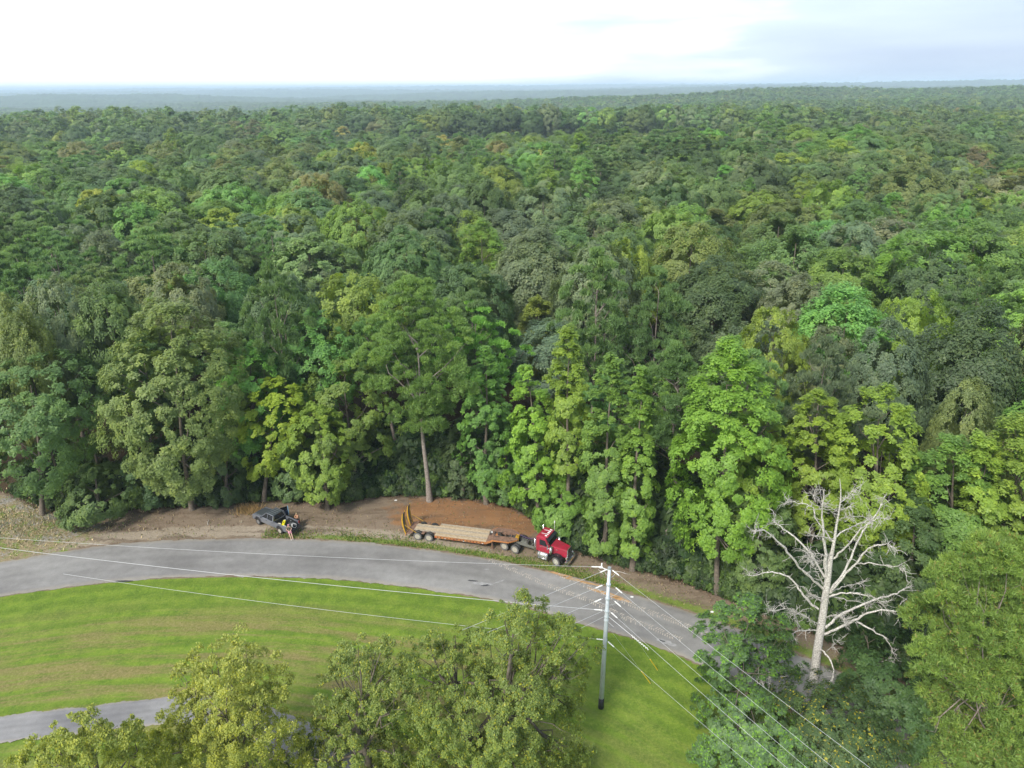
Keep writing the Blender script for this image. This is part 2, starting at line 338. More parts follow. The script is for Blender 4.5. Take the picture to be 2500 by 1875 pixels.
    c = mix(mth('MULTIPLY', vf, .25), c, ramp(vf, [(.3, (.02, .02, .01)), (.8, (.3, .27, .15))]))
    b = N.new('ShaderNodeBsdfPrincipled'); b.inputs['Roughness'].default_value = .95; b.inputs['Specular IOR Level'].default_value = .1
    L.new(c, b.inputs['Base Color'])
    bp = N.new('ShaderNodeBump'); bp.inputs['Strength'].default_value = .8; bp.inputs['Distance'].default_value = .12; L.new(mth('ADD', fine, mth('MULTIPLY', vf, .5)), bp.inputs['Height']); L.new(bp.outputs[0], b.inputs['Normal'])
    L.new(b.outputs[0], o.inputs[0]); return m
g = link('ground', qmesh('ground', np.c_[X.ravel(), Y.ravel(), Z.ravel()], Fg, groundmat(), {'cover': att.reshape(-1, 4), 'cover2': att2.reshape(-1, 4), 'roadside': rside.ravel()}, True), kind='structure')
# road sheets
def roadmat(name, a, b_, edge):
    m, t, N, L, o = nodes(name)
    tc = N.new('ShaderNodeTexCoord'); at = N.new('ShaderNodeAttribute'); at.attribute_name = 'across'
    def noise(s, d=5, r=.6, sc_=(1, 1, 1)):
        mp = N.new('ShaderNodeMapping'); mp.inputs['Scale'].default_value = sc_; L.new(tc.outputs['Object'], mp.inputs[0])
        n = N.new('ShaderNodeTexNoise'); n.inputs['Scale'].default_value = s; n.inputs['Detail'].default_value = d; n.inputs['Roughness'].default_value = r; L.new(mp.outputs[0], n.inputs['Vector']); return n.outputs[0]
    n1 = noise(.22, 4, .5, (.6, 1, 1)); n2 = noise(30, 3, .8); n3 = noise(1.3, 6, .7)
    r = N.new('ShaderNodeValToRGB'); r.color_ramp.elements[0].position = .33; r.color_ramp.elements[0].color = (*a, 1); r.color_ramp.elements[1].position = .66; r.color_ramp.elements[1].color = (*b_, 1); L.new(n1, r.inputs[0])
    r2 = N.new('ShaderNodeValToRGB'); r2.color_ramp.elements[0].position = .25; r2.color_ramp.elements[0].color = (.72,)*3+(1,); r2.color_ramp.elements[1].position = .75; r2.color_ramp.elements[1].color = (1.18,)*3+(1,); L.new(n2, r2.inputs[0])
    mu = N.new('ShaderNodeMixRGB'); mu.blend_type = 'MULTIPLY'; mu.inputs[0].default_value = .8; L.new(r.outputs[0], mu.inputs[1]); L.new(r2.outputs[0], mu.inputs[2])
    r5 = N.new('ShaderNodeValToRGB'); r5.color_ramp.elements[0].position = .3; r5.color_ramp.elements[0].color = (.86,)*3+(1,); r5.color_ramp.elements[1].position = .7; r5.color_ramp.elements[1].color = (1.08,)*3+(1,); L.new(n3, r5.inputs[0])
    mu2 = N.new('ShaderNodeMixRGB'); mu2.blend_type = 'MULTIPLY'; mu2.inputs[0].default_value = 1; L.new(mu.outputs[0], mu2.inputs[1]); L.new(r5.outputs[0], mu2.inputs[2])
    # wheel paths a little paler, sand at the edges
    rr = N.new('ShaderNodeValToRGB'); e = rr.color_ramp.elements; e[0].position = 0; e[0].color = (1, 1, 1, 1); e[1].position = 1; e[1].color = (1, 1, 1, 1)
    for p, v in ((.035, .8), (.09, 0), (.91, 0), (.965, .8)): q = e.new(p); q.color = (v, v, v, 1)
    L.new(at.outputs['Fac'], rr.inputs[0])
    ad = N.new('ShaderNodeMath'); ad.operation = 'MULTIPLY'; L.new(rr.outputs[0], ad.inputs[0]); L.new(n3, ad.inputs[1])
    wp = N.new('ShaderNodeValToRGB'); we = wp.color_ramp.elements; we[0].position = 0; we[0].color = (.93, .93, .93, 1); we[1].position = 1; we[1].color = (.93, .93, .93, 1)
    for p, v in ((.18, 1.08), (.30, .97), (.42, 1.07), (.52, .88), (.62, 1.06), (.74, .96), (.85, 1.08)): q = we.new(p); q.color = (v, v, v, 1)
    L.new(at.outputs['Fac'], wp.inputs[0]); m4 = N.new('ShaderNodeMixRGB'); m4.blend_type = 'MULTIPLY'; m4.inputs[0].default_value = .8; L.new(mu2.outputs[0], m4.inputs[1]); L.new(wp.outputs[0], m4.inputs[2]); mu2 = m4
    m3 = N.new('ShaderNodeMixRGB'); L.new(ad.outputs[0], m3.inputs[0]); L.new(mu2.outputs[0], m3.inputs[1]); m3.inputs[2].default_value = (*edge, 1)
    b = N.new('ShaderNodeBsdfPrincipled'); b.inputs['Roughness'].default_value = .8; b.inputs['Specular IOR Level'].default_value = .3
    L.new(m3.outputs[0], b.inputs['Base Color']); bp = N.new('ShaderNodeBump'); bp.inputs['Strength'].default_value = .3; bp.inputs['Distance'].default_value = .02; L.new(n2, bp.inputs['Height']); L.new(bp.outputs[0], b.inputs['Normal'])
    L.new(b.outputs[0], o.inputs[0]); return m
def strip(name, U, W, z, m, jit=.11, seed=1, n=700, k=14):
    rs = np.random.RandomState(seed)
    def res(p):
        t = np.r_[0, np.cumsum(np.linalg.norm(np.diff(p, axis=0), axis=1))]; q = np.linspace(0, t[-1], n); return np.c_[np.interp(q, t, p[:, 0]), np.interp(q, t, p[:, 1])]
    U, W = res(U), res(W); V = []; ac = []
    j0 = np.convolve(rs.randn(n+6), np.ones(7)/3, 'valid')*jit; j1 = np.convolve(rs.randn(n+6), np.ones(7)/3, 'valid')*jit
    wd = np.linalg.norm(U-W, axis=1)
    for i in range(k+1):
        f = i/k; ff = f+(j0/wd if i == 0 else 0)+(j1/wd if i == k else 0)
        p = W*(1-ff)[:, None]+U*ff[:, None] if np.ndim(ff) else W*(1-f)+U*f
        V.append(np.c_[p, np.full(n, z-(.05 if i in (0, k) else 0))]); ac.append(np.full(n, f))
    idx = np.arange((k+1)*n).reshape(k+1, n)
    F = np.c_[idx[:-1, :-1].ravel(), idx[:-1, 1:].ravel(), idx[1:, 1:].ravel(), idx[1:, :-1].ravel()]
    return link(name, qmesh(name, np.concatenate(V), F, m, {'across': np.concatenate(ac)}, True), kind='structure')
strip('road', UP, LO, .085, roadmat('asphalt_grey', (.186, .179, .172), (.285, .277, .266), (.33, .29, .23)), seed=3)
strip('driveway', DRU, DRL, .085, roadmat('asphalt_drive', (.168, .165, .168), (.28, .275, .27), (.33, .29, .23)), seed=5, n=300)
# ------------------------------------------------------------------ trees
def leaves(rs, cen, rad, axis, n, leaf, flat=1.0, needle=False, droop=0.0, upb=.22, outb=.75, shell=.6, tones=None):
    """n leaf sprays spread over the clumps (cen, rad); returns V, F, rnd, rnd2"""
    cen = np.asarray(cen); rad = np.asarray(rad); w = rad**2; ci = rs.choice(len(cen), n, p=w/w.sum())
    out = cen[ci]-axis(cen[ci]) if callable(axis) else cen[ci]-axis
    d = unit(unit(rs.randn(n, 3))+outb*unit(out)+np.array([0, 0, upb]))
    rr = rad[ci]*(1-shell*rs.rand(n)**1.2)
    K = 9; sd = unit(rs.randn(len(cen), K, 3)); st = rs.rand(len(cen), K); si = rs.randint(0, K, n)
    s1 = unit(sd[ci, si]+.8*outb*unit(out)+np.array([0, 0, upb])); q = s1*rad[ci][:, None]*.62; d0 = d
    p = cen[ci]+(q+d*rr[:, None]*.5)*np.array([1, 1, flat]); p[:, 2] -= droop*rr*rs.rand(n)
    d = unit(d0+.6*s1)
    nrm = unit(.45*d+.95*unit(out)+.30*rs.randn(n, 3)+np.array([0, 0, .25]))
    if needle:
        u = unit(d+.55*rs.randn(n, 3)+np.array([0, 0, .25])); nrm = unit(np.cross(u, rs.randn(n, 3)))
        v = np.cross(nrm, u); a = leaf*(.7+.6*rs.rand(n))/2; b = a*.24
    else:
        u = unit(np.cross(nrm, rs.randn(n, 3))); v = np.cross(nrm, u)
        if droop: u = unit(u*.6+np.array([0, 0, -droop])); v = unit(np.cross(nrm, u))
        a = leaf*(.55+.9*rs.rand(n))/2; b = a*(.42+.35*rs.rand(n))
    a = a[:, None]; b = b[:, None]
    V = np.stack([p-u*a-v*b, p-u*a*.8+v*b, p+u*a], 1).reshape(-1, 3)
    ct = rs.rand(len(cen)) if tones is None else tones
    t = np.clip(.3*ct[ci]+.3*st[ci, si]+.4*rs.rand(n), 0, 1)
    return V, np.arange(3*n).reshape(-1, 3), np.repeat(t, 3), np.repeat(rs.rand(n), 3)
PROF = {
 'round': lambda t: np.sqrt(np.clip(1-(2*t-.85)**2/1.35, 0.02, 1)),
 'oval':  lambda t: np.clip(np.sin(np.pi*np.clip(t*.9+.08, 0, 1))**.6, .05, 1),
 'spire': lambda t: np.clip(np.minimum(.60+t*1.6, 1.12*(1-t)**.45+.04), .05, 1),
 'pine':  lambda t: np.clip(np.minimum(.45+1.3*t, 1.25*(1-t)**.5+.1), .08, 1),
 'spread': lambda t: np.clip(np.minimum(.5+1.2*t, 1.3*(1-t)**.4+.1), .05, 1)}
FILL = {'round': .78, 'oval': .76, 'spire': .6, 'pine': .22, 'spread': .6}
def clumps(rs, kind, R, zb, zt, ncl, rc, lob=.28):
    t = rs.rand(ncl*6); pr = PROF[kind](t); t = t[rs.rand(len(t)) < (pr+.15)/1.2][:ncl]; t[:2] = (.985, .95)
    az = rs.rand(len(t))*2*np.pi; p1, p2, p3 = rs.rand(3)*6.28
    Lb = 1+lob*(np.sin(2*az+p1+3*t)+np.sin(3*az+p2-6*t)+.7*np.sin(5*az+p3+9*t))/2
    r = R*PROF[kind](t)*Lb*(FILL[kind]+(1-FILL[kind])*rs.rand(len(t))**.5)-rc*.4
    r[:2] *= .3
    c = np.c_[r*np.cos(az), r*np.sin(az), zb+(zt-zb)*t-rc*.5]
    return c, rc*(.45+1.05*rs.rand(len(t))**1.3)
def crown(name, seed, kind, R, zb, zt, ncl, rc, n, leaf, mat_=None, lob=.28, **k):
    rs = np.random.RandomState(seed); c, r = clumps(rs, kind, R, zb, zt, ncl, rc, lob)
    zc = zb+(zt-zb)*.45
    ax = (lambda q: np.c_[np.zeros(len(q)), np.zeros(len(q)), np.minimum(q[:, 2], zc+0*q[:, 2])-.5])
    V, F, a, b = leaves(rs, c, r, ax, n, leaf, **k)
    return qmesh(name, V, F, mat_ or M_LEAF, {'rnd': a, 'rnd2': b}), c
def trunk(name, seed, H, r0, cen, mat_, nl=10, bend=.25, pts=None, top=.9, n=7):
    rs = np.random.RandomState(seed)
    if pts is None:
        z = np.linspace(0, H*top, 8); w = np.cumsum(rs.randn(8, 2), 0)*bend*.35; w -= w[0]; w *= (z/H)[:, None]**.5
        pts = np.c_[w, z]
    pts = np.asarray(pts, float); rad = r0*(1-.82*np.linspace(0, 1, len(pts))); rad[0] *= 1.35
    parts = [tube(pts, rad, n)]
    if cen is not None and len(cen):
        for i in rs.choice(len(cen), min(nl, len(cen)), replace=False):
            e = cen[i]; zb = max(pts[0][2]+.25*H, e[2]-np.hypot(e[0], e[1])*(.5+.6*rs.rand())-.5); zb = min(zb, pts[-1][2])
            s = np.array([np.interp(zb, pts[:, 2], pts[:, 0]), np.interp(zb, pts[:, 2], pts[:, 1]), zb])
            m = (s+e)/2+rs.randn(3)*.35+np.array([0, 0, -.15]); rb = r0*(.36-.22*zb/H)+.02
            parts.append(tube([s, (s*.6+m*.4+e*0)+rs.randn(3)*.05, m, (m+e)/2+rs.randn(3)*.2, e], np.array([1, .8, .6, .4, .15])*rb, 5))
    V, F = joinq(parts); return qmesh(name, V, F, mat_, None, True)
# tree forms shared by the wood; all about 25 m tall with the foot at z = 0
FORMS = {'round': [], 'spire': [], 'pine': []}
for i in range(8):
    sd_ = 100+i; Rr = [7.2, 8.0, 6.8, 8.6, 7.5, 7.8, 6.9, 8.3][i]
    me, c = crown('crown_round', sd_, 'round' if i % 2 else 'oval', Rr, [11, 9.5, 8, 12][i % 4], 24.5, 250, [1.35, 1.15, 1.5, 1.25][i % 4], 40000, .36, lob=[.10, .16, .13, .20][i % 4])
    FORMS['round'].append((me, trunk('trunk_round', sd_, 24, .32, c, M_BARK, 9)))
for i in range(4):
    me, c = crown('crown_spire', 200+i, 'spire', 4.8+.5*i, 5, 25.5, 170, 1.0, 26000, .33, lob=.30)
    FORMS['spire'].append((me, trunk('trunk_spire', 200+i, 25, .24, c, M_BARK, 8)))
for i in range(4):
    me, c = crown('crown_pine', 300+i, 'pine', 5.8+.3*i, 12, 26, 120, 1.2, 26000, .60, lob=.35, needle=True, flat=.72, upb=.7)
    FORMS['pine'].append((me, trunk('trunk_pine', 300+i, 26, .27, c, M_PBARK, 22)))
# colours (the leaf colour of each kind as it really is)
PAL = {'deep green': (.036, .074, .026), 'mid green': (.052, .105, .030), 'blue-green': (.050, .092, .048), 'grey-green': (.085, .125, .060),
       'fresh green': (.078, .165, .026), 'lime green': (.100, .178, .022), 'olive': (.082, .122, .030), 'russet-brown': (.105, .105, .045), 'yellow-green': (.15, .220, .022),
       'golden yellow': (.235, .265, .07), 'pine green': (.060, .130, .042), 'bright green': (.070, .185, .035)}
_m = np.array([.075, .135, .040])
PAL['sunny pine'] = (.085, .160, .045); PAL['soft green'] = (.085, .132, .040)
PAL = {k: tuple((np.array(v)*.80+_m*.20*(.7 if 'deep' in k else 1))*2.15*np.array([1.22, .99, 1.12])) for k, v in PAL.items()}
def place(kind, form, loc, H, Rw, col, rz, label, cat='tree', group=None, jit=0, meshes=None, name=None):
    """one tree: an Empty at its foot, its crown and its trunk"""
    nm = name or {'round': 'broadleaf_tree', 'spire': 'slender_tree', 'pine': 'pine_tree'}[kind]
    cm, tm = meshes or FORMS[kind][form % len(FORMS[kind])]
    e = empty(nm, tuple(map(float, loc)), rz, label=label, cat=cat, group=group)
    e.scale = (Rw, Rw, H)
    c = link('crown', cm, e); c.color = (*[max(0, v) for v in col], 1); link('trunk', tm, e); return e
rng = np.random.RandomState(7)
def tone(cn, j=.14, rs=rng):
    c = np.array(PAL[cn]); return tuple(c*(1+j*rs.randn())*(1+.06*rs.randn(3)))
PLACED = []        # (x, y, r) so that the wood leaves room
def note(x, y, r): PLACED.append((x, y, r))
# --- the trees along the edge of the wood, each a mesh of its own
def edge_tree(bx, by, ty, wpx, kind, col, label, seed, zbf=.3, ncl=120, rc=1.0, n=9500, leaf=.30, tx=None, name=None, tr=.28, bark=None, trunkpts=None, nl=9, **k):
    b = PD(bx, by); tp = PDY(tx or bx, ty, b[1]+1.0); H = tp[2]
    sl = math.sqrt(b[0]**2+b[1]**2+(CAMH-H/2)**2); R = wpx*S/2*sl/FPX
    needle = kind == 'pine'; n = int(n*3.6); leaf *= .82; ncl = int(ncl*2.5); rc *= .74; k.setdefault('lob', .38 if kind == 'spire' else .22)
    if needle: k.setdefault('flat', .7); k.setdefault('upb', .6)
    me, c = crown('crown', seed, kind, R, H*zbf, H, ncl, rc, n, leaf, needle=needle, **k)
    lean = (tp[0]-b[0])
    if abs(lean) > .2:
        co = np.empty(len(me.vertices)*3, np.float32); me.vertices.foreach_get('co', co); co = co.reshape(-1, 3); co[:, 0] += lean*co[:, 2]/H; me.vertices.foreach_set('co', co.ravel())
        c = c.copy(); c[:, 0] += lean*c[:, 2]/H
    if trunkpts is None:
        rs = np.random.RandomState(seed); z = np.linspace(0, H*(.74 if kind == 'pine' else .85), 9); trunkpts = np.c_[lean*z/H+np.sin(z*.35+seed)*.12, np.cos(z*.3+seed)*.12, z]; trunkpts[:, :2] -= trunkpts[0, :2]
    tm = trunk('trunk', seed, H, tr, c, bark or (M_PBARK if needle else M_BARK), nl, pts=trunkpts, n=9)
    nm = name or ('pine_tree' if needle else 'broadleaf_tree' if kind in ('round', 'oval', 'spread') else 'slender_tree')
    e = empty(nm, tuple(b), 0, label=label, cat='pine' if needle else 'tree')
    o = link('crown', me, e); o.color = (*tone(col, .05), 1); link('trunk', tm, e); note(b[0], b[1], R*.72); return e
E = edge_tree
E(92, 1112, 770, 300, 'spread', 'mid green', 'broad layered green tree at the far left, beside the straw-covered ground', 11, .28, 150, 1.25, 13000, .36, tx=75)
E(-30, 1040, 700, 230, 'round', 'mid green', 'green tree cut off by the left border, behind the broad layered tree', 12, .3, 110, 1.2, 9000, tx=20)
E(215, 1120, 1000, 150, 'oval', 'mid green', 'low dark bushy tree between the broad layered tree and the great puffy tree', 13, .12, 70, .9, 6500, .32)
E(415, 1102, 640, 262, 'oval', 'soft green', 'great tall rounded tree with puffy foliage, left of the parked pickup', 14, .17, 190, 1.35, 22000, .34, tx=372, lob=.18)
E(545, 1060, 735, 150, 'oval', 'bright green', 'bright green tree rising behind the lime-yellow tree near the pickup', 15, .25, 90, 1.1, 9000)
E(690, 1010, 665, 150, 'oval', 'bright green', 'fresh green rounded treetop between the leaning pine and the great puffy tree', 16, .35, 90, 1.1, 8000)
E(570, 1082, 815, 140, 'spread', 'yellow-green', 'lime-yellow tree whose thin trunk stands just behind the pickup', 17, .27, 75, .85, 7000, .33, tx=597)
E(708, 1100, 868, 140, 'oval', 'lime green', 'short bright lime tree with a pale trunk to the right of the pickup', 18, .13, 80, .85, 8000, .33, tx=690)
E(770, 1060, 775, 210, 'spread', 'fresh green', 'spreading pale green tree with bare twigs left of the tall roadside pine', 19, .3, 85, .9, 7500, .32, tx=745, lob=.4, nl=16)
E(928, 1082, 600, 262, 'pine', 'sunny pine', 'tallest roadside pine with a thick pale trunk behind the trailer ramps', 20, .40, 150, 1.2, 26000, .5, tx=893, tr=.33, nl=10, bark=M_PALE)
E(868, 1010, 680, 150, 'pine', 'pine green', 'leaning pine with a bare reddish trunk just left of the tallest roadside pine', 21, .62, 60, 1.0, 9000, .55, tx=805, tr=.3, nl=18)
E(1050, 1088, 745, 130, 'spire', 'fresh green', 'dark green slender tree with a straight trunk behind the wooden trailer deck', 22, .15, 110, .8, 9500, .32)
E(1165, 1140, 780, 120, 'spire', 'lime green', 'slender tree with orange-tinged lime top behind the front of the trailer', 23, .18, 95, .8, 8500, .33, tx=1140)
E(1222, 1170, 702, 112, 'spire', 'lime green', 'tall slender lime tree with a forked bare trunk behind the red truck', 24, .38, 80, .85, 7500, .33, tx=1225, bark=M_BARK)
E(1303, 1208, 757, 125, 'spire', 'fresh green', 'slender leafy tree standing directly behind the top of the utility pole', 25, .1, 120, .8, 11000, .33, tx=1318)
E(1366, 1232, 785, 92, 'spire', 'lime green', 'narrow leafy column tree just right of the utility pole top', 26, .1, 95, .75, 8500, .32, tx=1385)
zc_ = [(0, 0), (.15, .6), (.1, 1.4), (-.1, 2.6), (.2, 4.2), (1.0, 5.4), (1.5, 6.8), (1.2, 8.4), (.4, 9.9), (.1, 12), (0, 16), (.1, 20)]
E(1430, 1215, 735, 118, 'pine', 'pine green', 'pine with a strangely crooked S-shaped trunk among the lime trees', 27, .58, 70, 1.0, 10000, .5, tx=1455, tr=.34, nl=18, bark=M_PALE, trunkpts=np.array([(1.5*a, 0, b) for a, b in zc_]))
E(1548, 1282, 732, 205, 'oval', 'lime green', 'biggest bright lime tree, its bare lower trunk by the dirt verge', 28, .2, 170, 1.05, 16000, .34, tx=1572, lob=.35, nl=16)
E(1640, 1260, 850, 110, 'oval', 'lime green', 'lime tree with white forked branches showing, beside the biggest lime tree', 29, .3, 75, .9, 7000, .33)
E(1745, 1270, 840, 132, 'spread', 'lime green', 'yellow-tinged tree with gaps and dark limbs above and left of the dead white tree', 30, .32, 80, .9, 7500, .33, tx=1758, lob=.4, nl=18)
E(1880, 1290, 832, 178, 'round', 'lime green', 'broad lime tree with fine grey upright twigs behind the dead white tree', 31, .28, 120, 1.0, 11500, .33, tx=1890, nl=22)
E(2050, 1330, 930, 150, 'oval', 'fresh green', 'dark fresh-green tree between the broad lime tree and the right-hand pine', 32, .15, 110, .95, 9500, .33)
E(2110, 1350, 925, 120, 'spire', 'lime green', 'yellow-topped slender tree near the right border above the big pine', 33, .25, 90, .9, 7500, .33)
E(2185, 1370, 890, 150, 'spire', 'lime green', 'pale-stemmed lime tree cut by the right border above the big pine', 34, .2, 110, .95, 9500, .33, nl=18)
E(1640, 1290, 1010, 130, 'oval', 'mid green', 'shaded dark green tree low behind the dead tree branches on the left side', 35, .1, 80, .9, 7000, .33)
E(1960, 1350, 1060, 170, 'oval', 'deep green', 'deep green thicket tree behind the right limbs of the dead tree', 36, .05, 90, 1.0, 8000, .33)
E(1090, 1090, 905, 90, 'oval', 'mid green', 'small rounded green tree over the red clay bank behind the trailer', 37, .08, 60, .8, 5500, .32)
E(1210, 1165, 1040, 95, 'oval', 'fresh green', 'leafy sapling just behind the red truck cab', 38, .05, 55, .8, 5500, .32)
E(1000, 1075, 900, 80, 'oval', 'deep green', 'dark sapling right of the tallest pine trunk', 39, .05, 50, .8, 4500, .32)
E(640, 1075, 960, 90, 'oval', 'mid green', 'dark sapling between the two lime trees by the pickup', 40, .05, 50, .8, 4500, .32)
E(330, 1095, 900, 100, 'oval', 'deep green', 'dark sapling under the left side of the great puffy tree', 41, .05, 50, .8, 4500, .32)
E(490, 1085, 930, 100, 'oval', 'deep green', 'dark sapling under the right side of the great puffy tree', 42, .05, 50, .8, 4500, .32)
# --- landmark crowns further in: (display x, top y, height, width px, kind, colour, label)
MID = [
 (1290, 560, 28, 185, 'pine', 'pine green', 'wide bright pine crown standing above the lime trees near the middle'),
 (1425, 600, 26, 170, 'pine', 'pine green', 'darker layered pine crown to the right of the wide bright pine'),
 (585, 578, 28, 135, 'pine', 'pine green', 'bright pine with visible dark limbs left of the tallest roadside pine'),
 (1160, 488, 27, 215, 'round', 'grey-green', 'huge pale domed broadleaf crown in the middle of the picture'),
 (870, 492, 26, 180, 'round', 'mid green', 'wide domed green crown left of the huge pale domed crown'),
 (1500, 478, 27, 180, 'round', 'olive', 'orange-tinged olive crown right of the huge pale domed crown'),
 (1360, 512, 26, 110, 'round', 'lime green', 'lime crown between the huge pale dome and the orange-tinged crown'),
 (1555, 545, 25, 210, 'round', 'deep green', 'broad deep green crown below the orange-tinged crown'),
 (1680, 655, 25, 150, 'round', 'lime green', 'pair-topped lime crown right of centre above the biggest lime tree'),
 (1800, 700, 22, 150, 'round', 'grey-green', 'brownish grey crown with a pine in front, upper right of the biggest lime tree'),
 (1790, 745, 24, 160, 'pine', 'blue-green', 'dark blue-green pine crown in front of the brownish grey crown'),
 (2120, 655, 26, 230, 'round', 'deep green', 'great dark rounded crown near the right border with a grey bloom'),
 (1930, 690, 25, 170, 'round', 'blue-green', 'layered blue-green crown left of the great dark rounded crown'),
 (2105, 815, 22, 120, 'round', 'soft green', 'pale greyish crown on the right below the great dark crown'),
 (1990, 620, 25, 130, 'round', 'lime green', 'sunlit lime crown with open limbs above the layered blue-green crown'),
 (1040, 480, 24, 150, 'spire', 'fresh green', 'cluster of pointed fresh green crowns left of the huge pale dome'),
 (375, 560, 26, 150, 'round', 'grey-green', 'pale grey crown at the back of the great puffy tree'),
 (215, 600, 26, 150, 'round', 'mid green', 'dark rounded crown with paler tips left of the great puffy tree'),
 (110, 590, 27, 120, 'round', 'grey-green', 'grey-green ragged crown near the left border'),
 (20, 640, 26, 120, 'round', 'olive', 'olive-tipped crown at the left border'),
 (955, 292, 25, 62, 'round', 'golden yellow', 'golden yellow crown with bare white limbs in the upper middle'),
 (1090, 330, 24, 66, 'spire', 'yellow-green', 'yellow-green pointed crown right of the golden yellow crown'),
 (1075, 302, 26, 70, 'round', 'russet-brown', 'russet-brown crown behind the yellow-green pointed crown'),
 (1690, 450, 25, 150, 'round', 'mid green', 'green open crown upper right of the orange-tinged crown'),
 (1940, 520, 25, 140, 'spire', 'fresh green', 'pale-flowered fresh green crown in the right part of the wood'),
 (1830, 530, 24, 170, 'round', 'fresh green', 'whitish bright green crown right of the broad deep green crown'),
 (2030, 545, 25, 170, 'round', 'deep green', 'dark domed crown just above the sunlit lime crown'),
 (2090, 440, 25, 60, 'spire', 'bright green', 'small bright green pointed crown in the right part of the wood'),
 (480, 345, 25, 90, 'round', 'olive', 'sandy olive crown in the upper left of the wood'),
 (300, 345, 24, 70, 'round', 'yellow-green', 'yellowish crown in the upper left of the wood'),
 (740, 275, 26, 55, 'spire', 'golden yellow', 'golden tipped pointed crown in the upper left middle'),
 (1740, 380, 25, 110, 'spire', 'lime green', 'tall lime pointed crowns right of centre in the upper wood'),
 (1620, 390, 24, 60, 'spire', 'bright green', 'bright green narrow crown left of the tall lime pointed crowns')]
for i, (x, y, H, w, kd, cn, lb) in enumerate(MID):
    d = ray(x*S, y*S); k = (H-CAMH)/d[2]; px, py = d[0]*k, d[1]*k; z0 = float(terrain(px, py))
    k = (H+z0-CAMH)/d[2]; px, py = d[0]*k, d[1]*k; sl = np.linalg.norm(d)*k; Rm = w*S/2*sl/FPX
    base = {'round': 7.6, 'spire': 5.5, 'pine': 6.2}[kd]
    place(kd, i*3+1, (px, py, z0), H/25.2, min(Rm/base, 2.1), tone(cn, .04), rng.rand()*6.28, lb, cat='pine' if kd == 'pine' else 'tree'); note(px, py, Rm*.8)
# --- the wood itself
HT = math.tan(R_(35.5))+.05
def in_view(x, y, m=9): return np.abs(x) < (y*HT+14+m)
def scatter(y0, y1, s, seed):
    rs = np.random.RandomState(seed); W = y1*HT+30; a = np.arange(-W, W, s); b = np.arange(y0, y1, s*.87)
    A, B = np.meshgrid(a, b); A = A+(np.arange(len(b)) % 2)[:, None]*s/2; x = (A+rs.uniform(-.38, .38, A.shape)*s).ravel(); y = (B+rs.uniform(-.38, .38, A.shape)*s).ravel()
    k = in_view(x, y); return x[k], y[k]
fx, fy = [], []
for y0, y1, s, sd_ in ((50, 130, 10.2, 1), (130, 300, 13.4, 5), (300, 800, 16, 2), (800, 1500, 18, 3), (1500, 2500, 20, 4)):
    x, y = scatter(y0, y1, s, sd_); r = np.hypot(x, y); fx.append(x); fy.append(y)
fx = np.concatenate(fx); fy = np.concatenate(fy)
ok = np.ones(len(fx), bool); nb = fy < 130
ok[nb] = (fy[nb] > yat(ED, fx[nb])+5) & (dist_pl(fx[nb], fy[nb], ED[::2]) > 5.5)
for (a, b, r) in PLACED: ok &= np.hypot(fx-a, fy-b) > r+2.2
# small clearings with pale grass that show between the crowns on the left, and one round a house
CLR = [(-178, 395, 20, 26), (-262, 345, 16, 30), (-34, 372, 10, 14)]
CLR += [(-230, 500, 150, 42), (70, 560, 170, 45), (330, 450, 110, 40), (-420, 760, 260, 60), (120, 860, 240, 60), (560, 700, 200, 55), (-60, 1150, 330, 70), (620, 1050, 300, 70)]
for (a, b, c, d) in CLR: ok &= ((fx-a)/c)**2+((fy-b)/d)**2 > 1
fx, fy = fx[ok], fy[ok]; fr = np.hypot(fx, fy); od = np.argsort(fr); fx, fy, fr = fx[od], fy[od], fr[od]; fz = terrain(fx, fy)
pn = nz(fx, fy, .030, 11)+.5*nz(fx, fy, .09, 12)+.35*rng.randn(len(fx))     # pines and slender trees grow in stands
kind = np.where(pn > .62, 2, np.where(nz(fx, fy, .024, 13)+.5*rng.randn(len(fx)) > .72, 1, 0))
names = [k for k in PAL]; cw = {'deep green': 13, 'mid green': 25, 'blue-green': 15, 'grey-green': 10, 'fresh green': 14, 'lime green': 7, 'olive': 8, 'russet-brown': 1.3, 'yellow-green': 1.6, 'golden yellow': .25, 'pine green': 5, 'bright green': 4, 'soft green': 10, 'sunny pine': 0}
pw = np.array([cw[n] for n in names]); pw = pw/pw.sum()
ci = rng.choice(len(names), len(fx), p=pw); ci = np.where((kind == 2) & (rng.rand(len(fx)) < .8), names.index('pine green'), ci)
ci = np.where((kind == 1) & (rng.rand(len(fx)) < .55), rng.choice([names.index('fresh green'), names.index('lime green'), names.index('bright green')], len(fx)), ci)
LM = [(-.62, 'the broad layered tree'), (-.45, 'the great puffy tree'), (-.30, 'the parked pickup'), (-.14, 'the tallest roadside pine'), (0, 'the trailer deck'), (.12, 'the red truck'), (.26, 'the crooked pine'), (.40, 'the biggest lime tree'), (.55, 'the dead white tree'), (9, 'the right-hand pine')]
LMC = [-.70, -.53, -.37, -.22, -.07, .06, .19, .33, .47, .63]
KN = {0: ('round', 'round', 'broadleaf'), 1: ('spire', 'pointed', 'slender tree'), 2: ('pine', 'tufted', 'pine')}
limit = {0: 300-52, 1: 90, 2: 90}; ONES = ['one', 'two', 'three', 'four', 'five', 'six', 'seven', 'eight', 'nine']; ROWS = ONES+['ten', 'eleven', 'twelve', 'thirteen', 'fourteen', 'fifteen', 'sixteen', 'seventeen', 'eighteen', 'nineteen']+[t+q for t in ('twenty', 'thirty', 'forty', 'fifty') for q in ['']+['-'+o for o in ONES]]
used = {0: 0, 1: 0, 2: 0}; single = np.zeros(len(fx), bool); seen_lb = {}
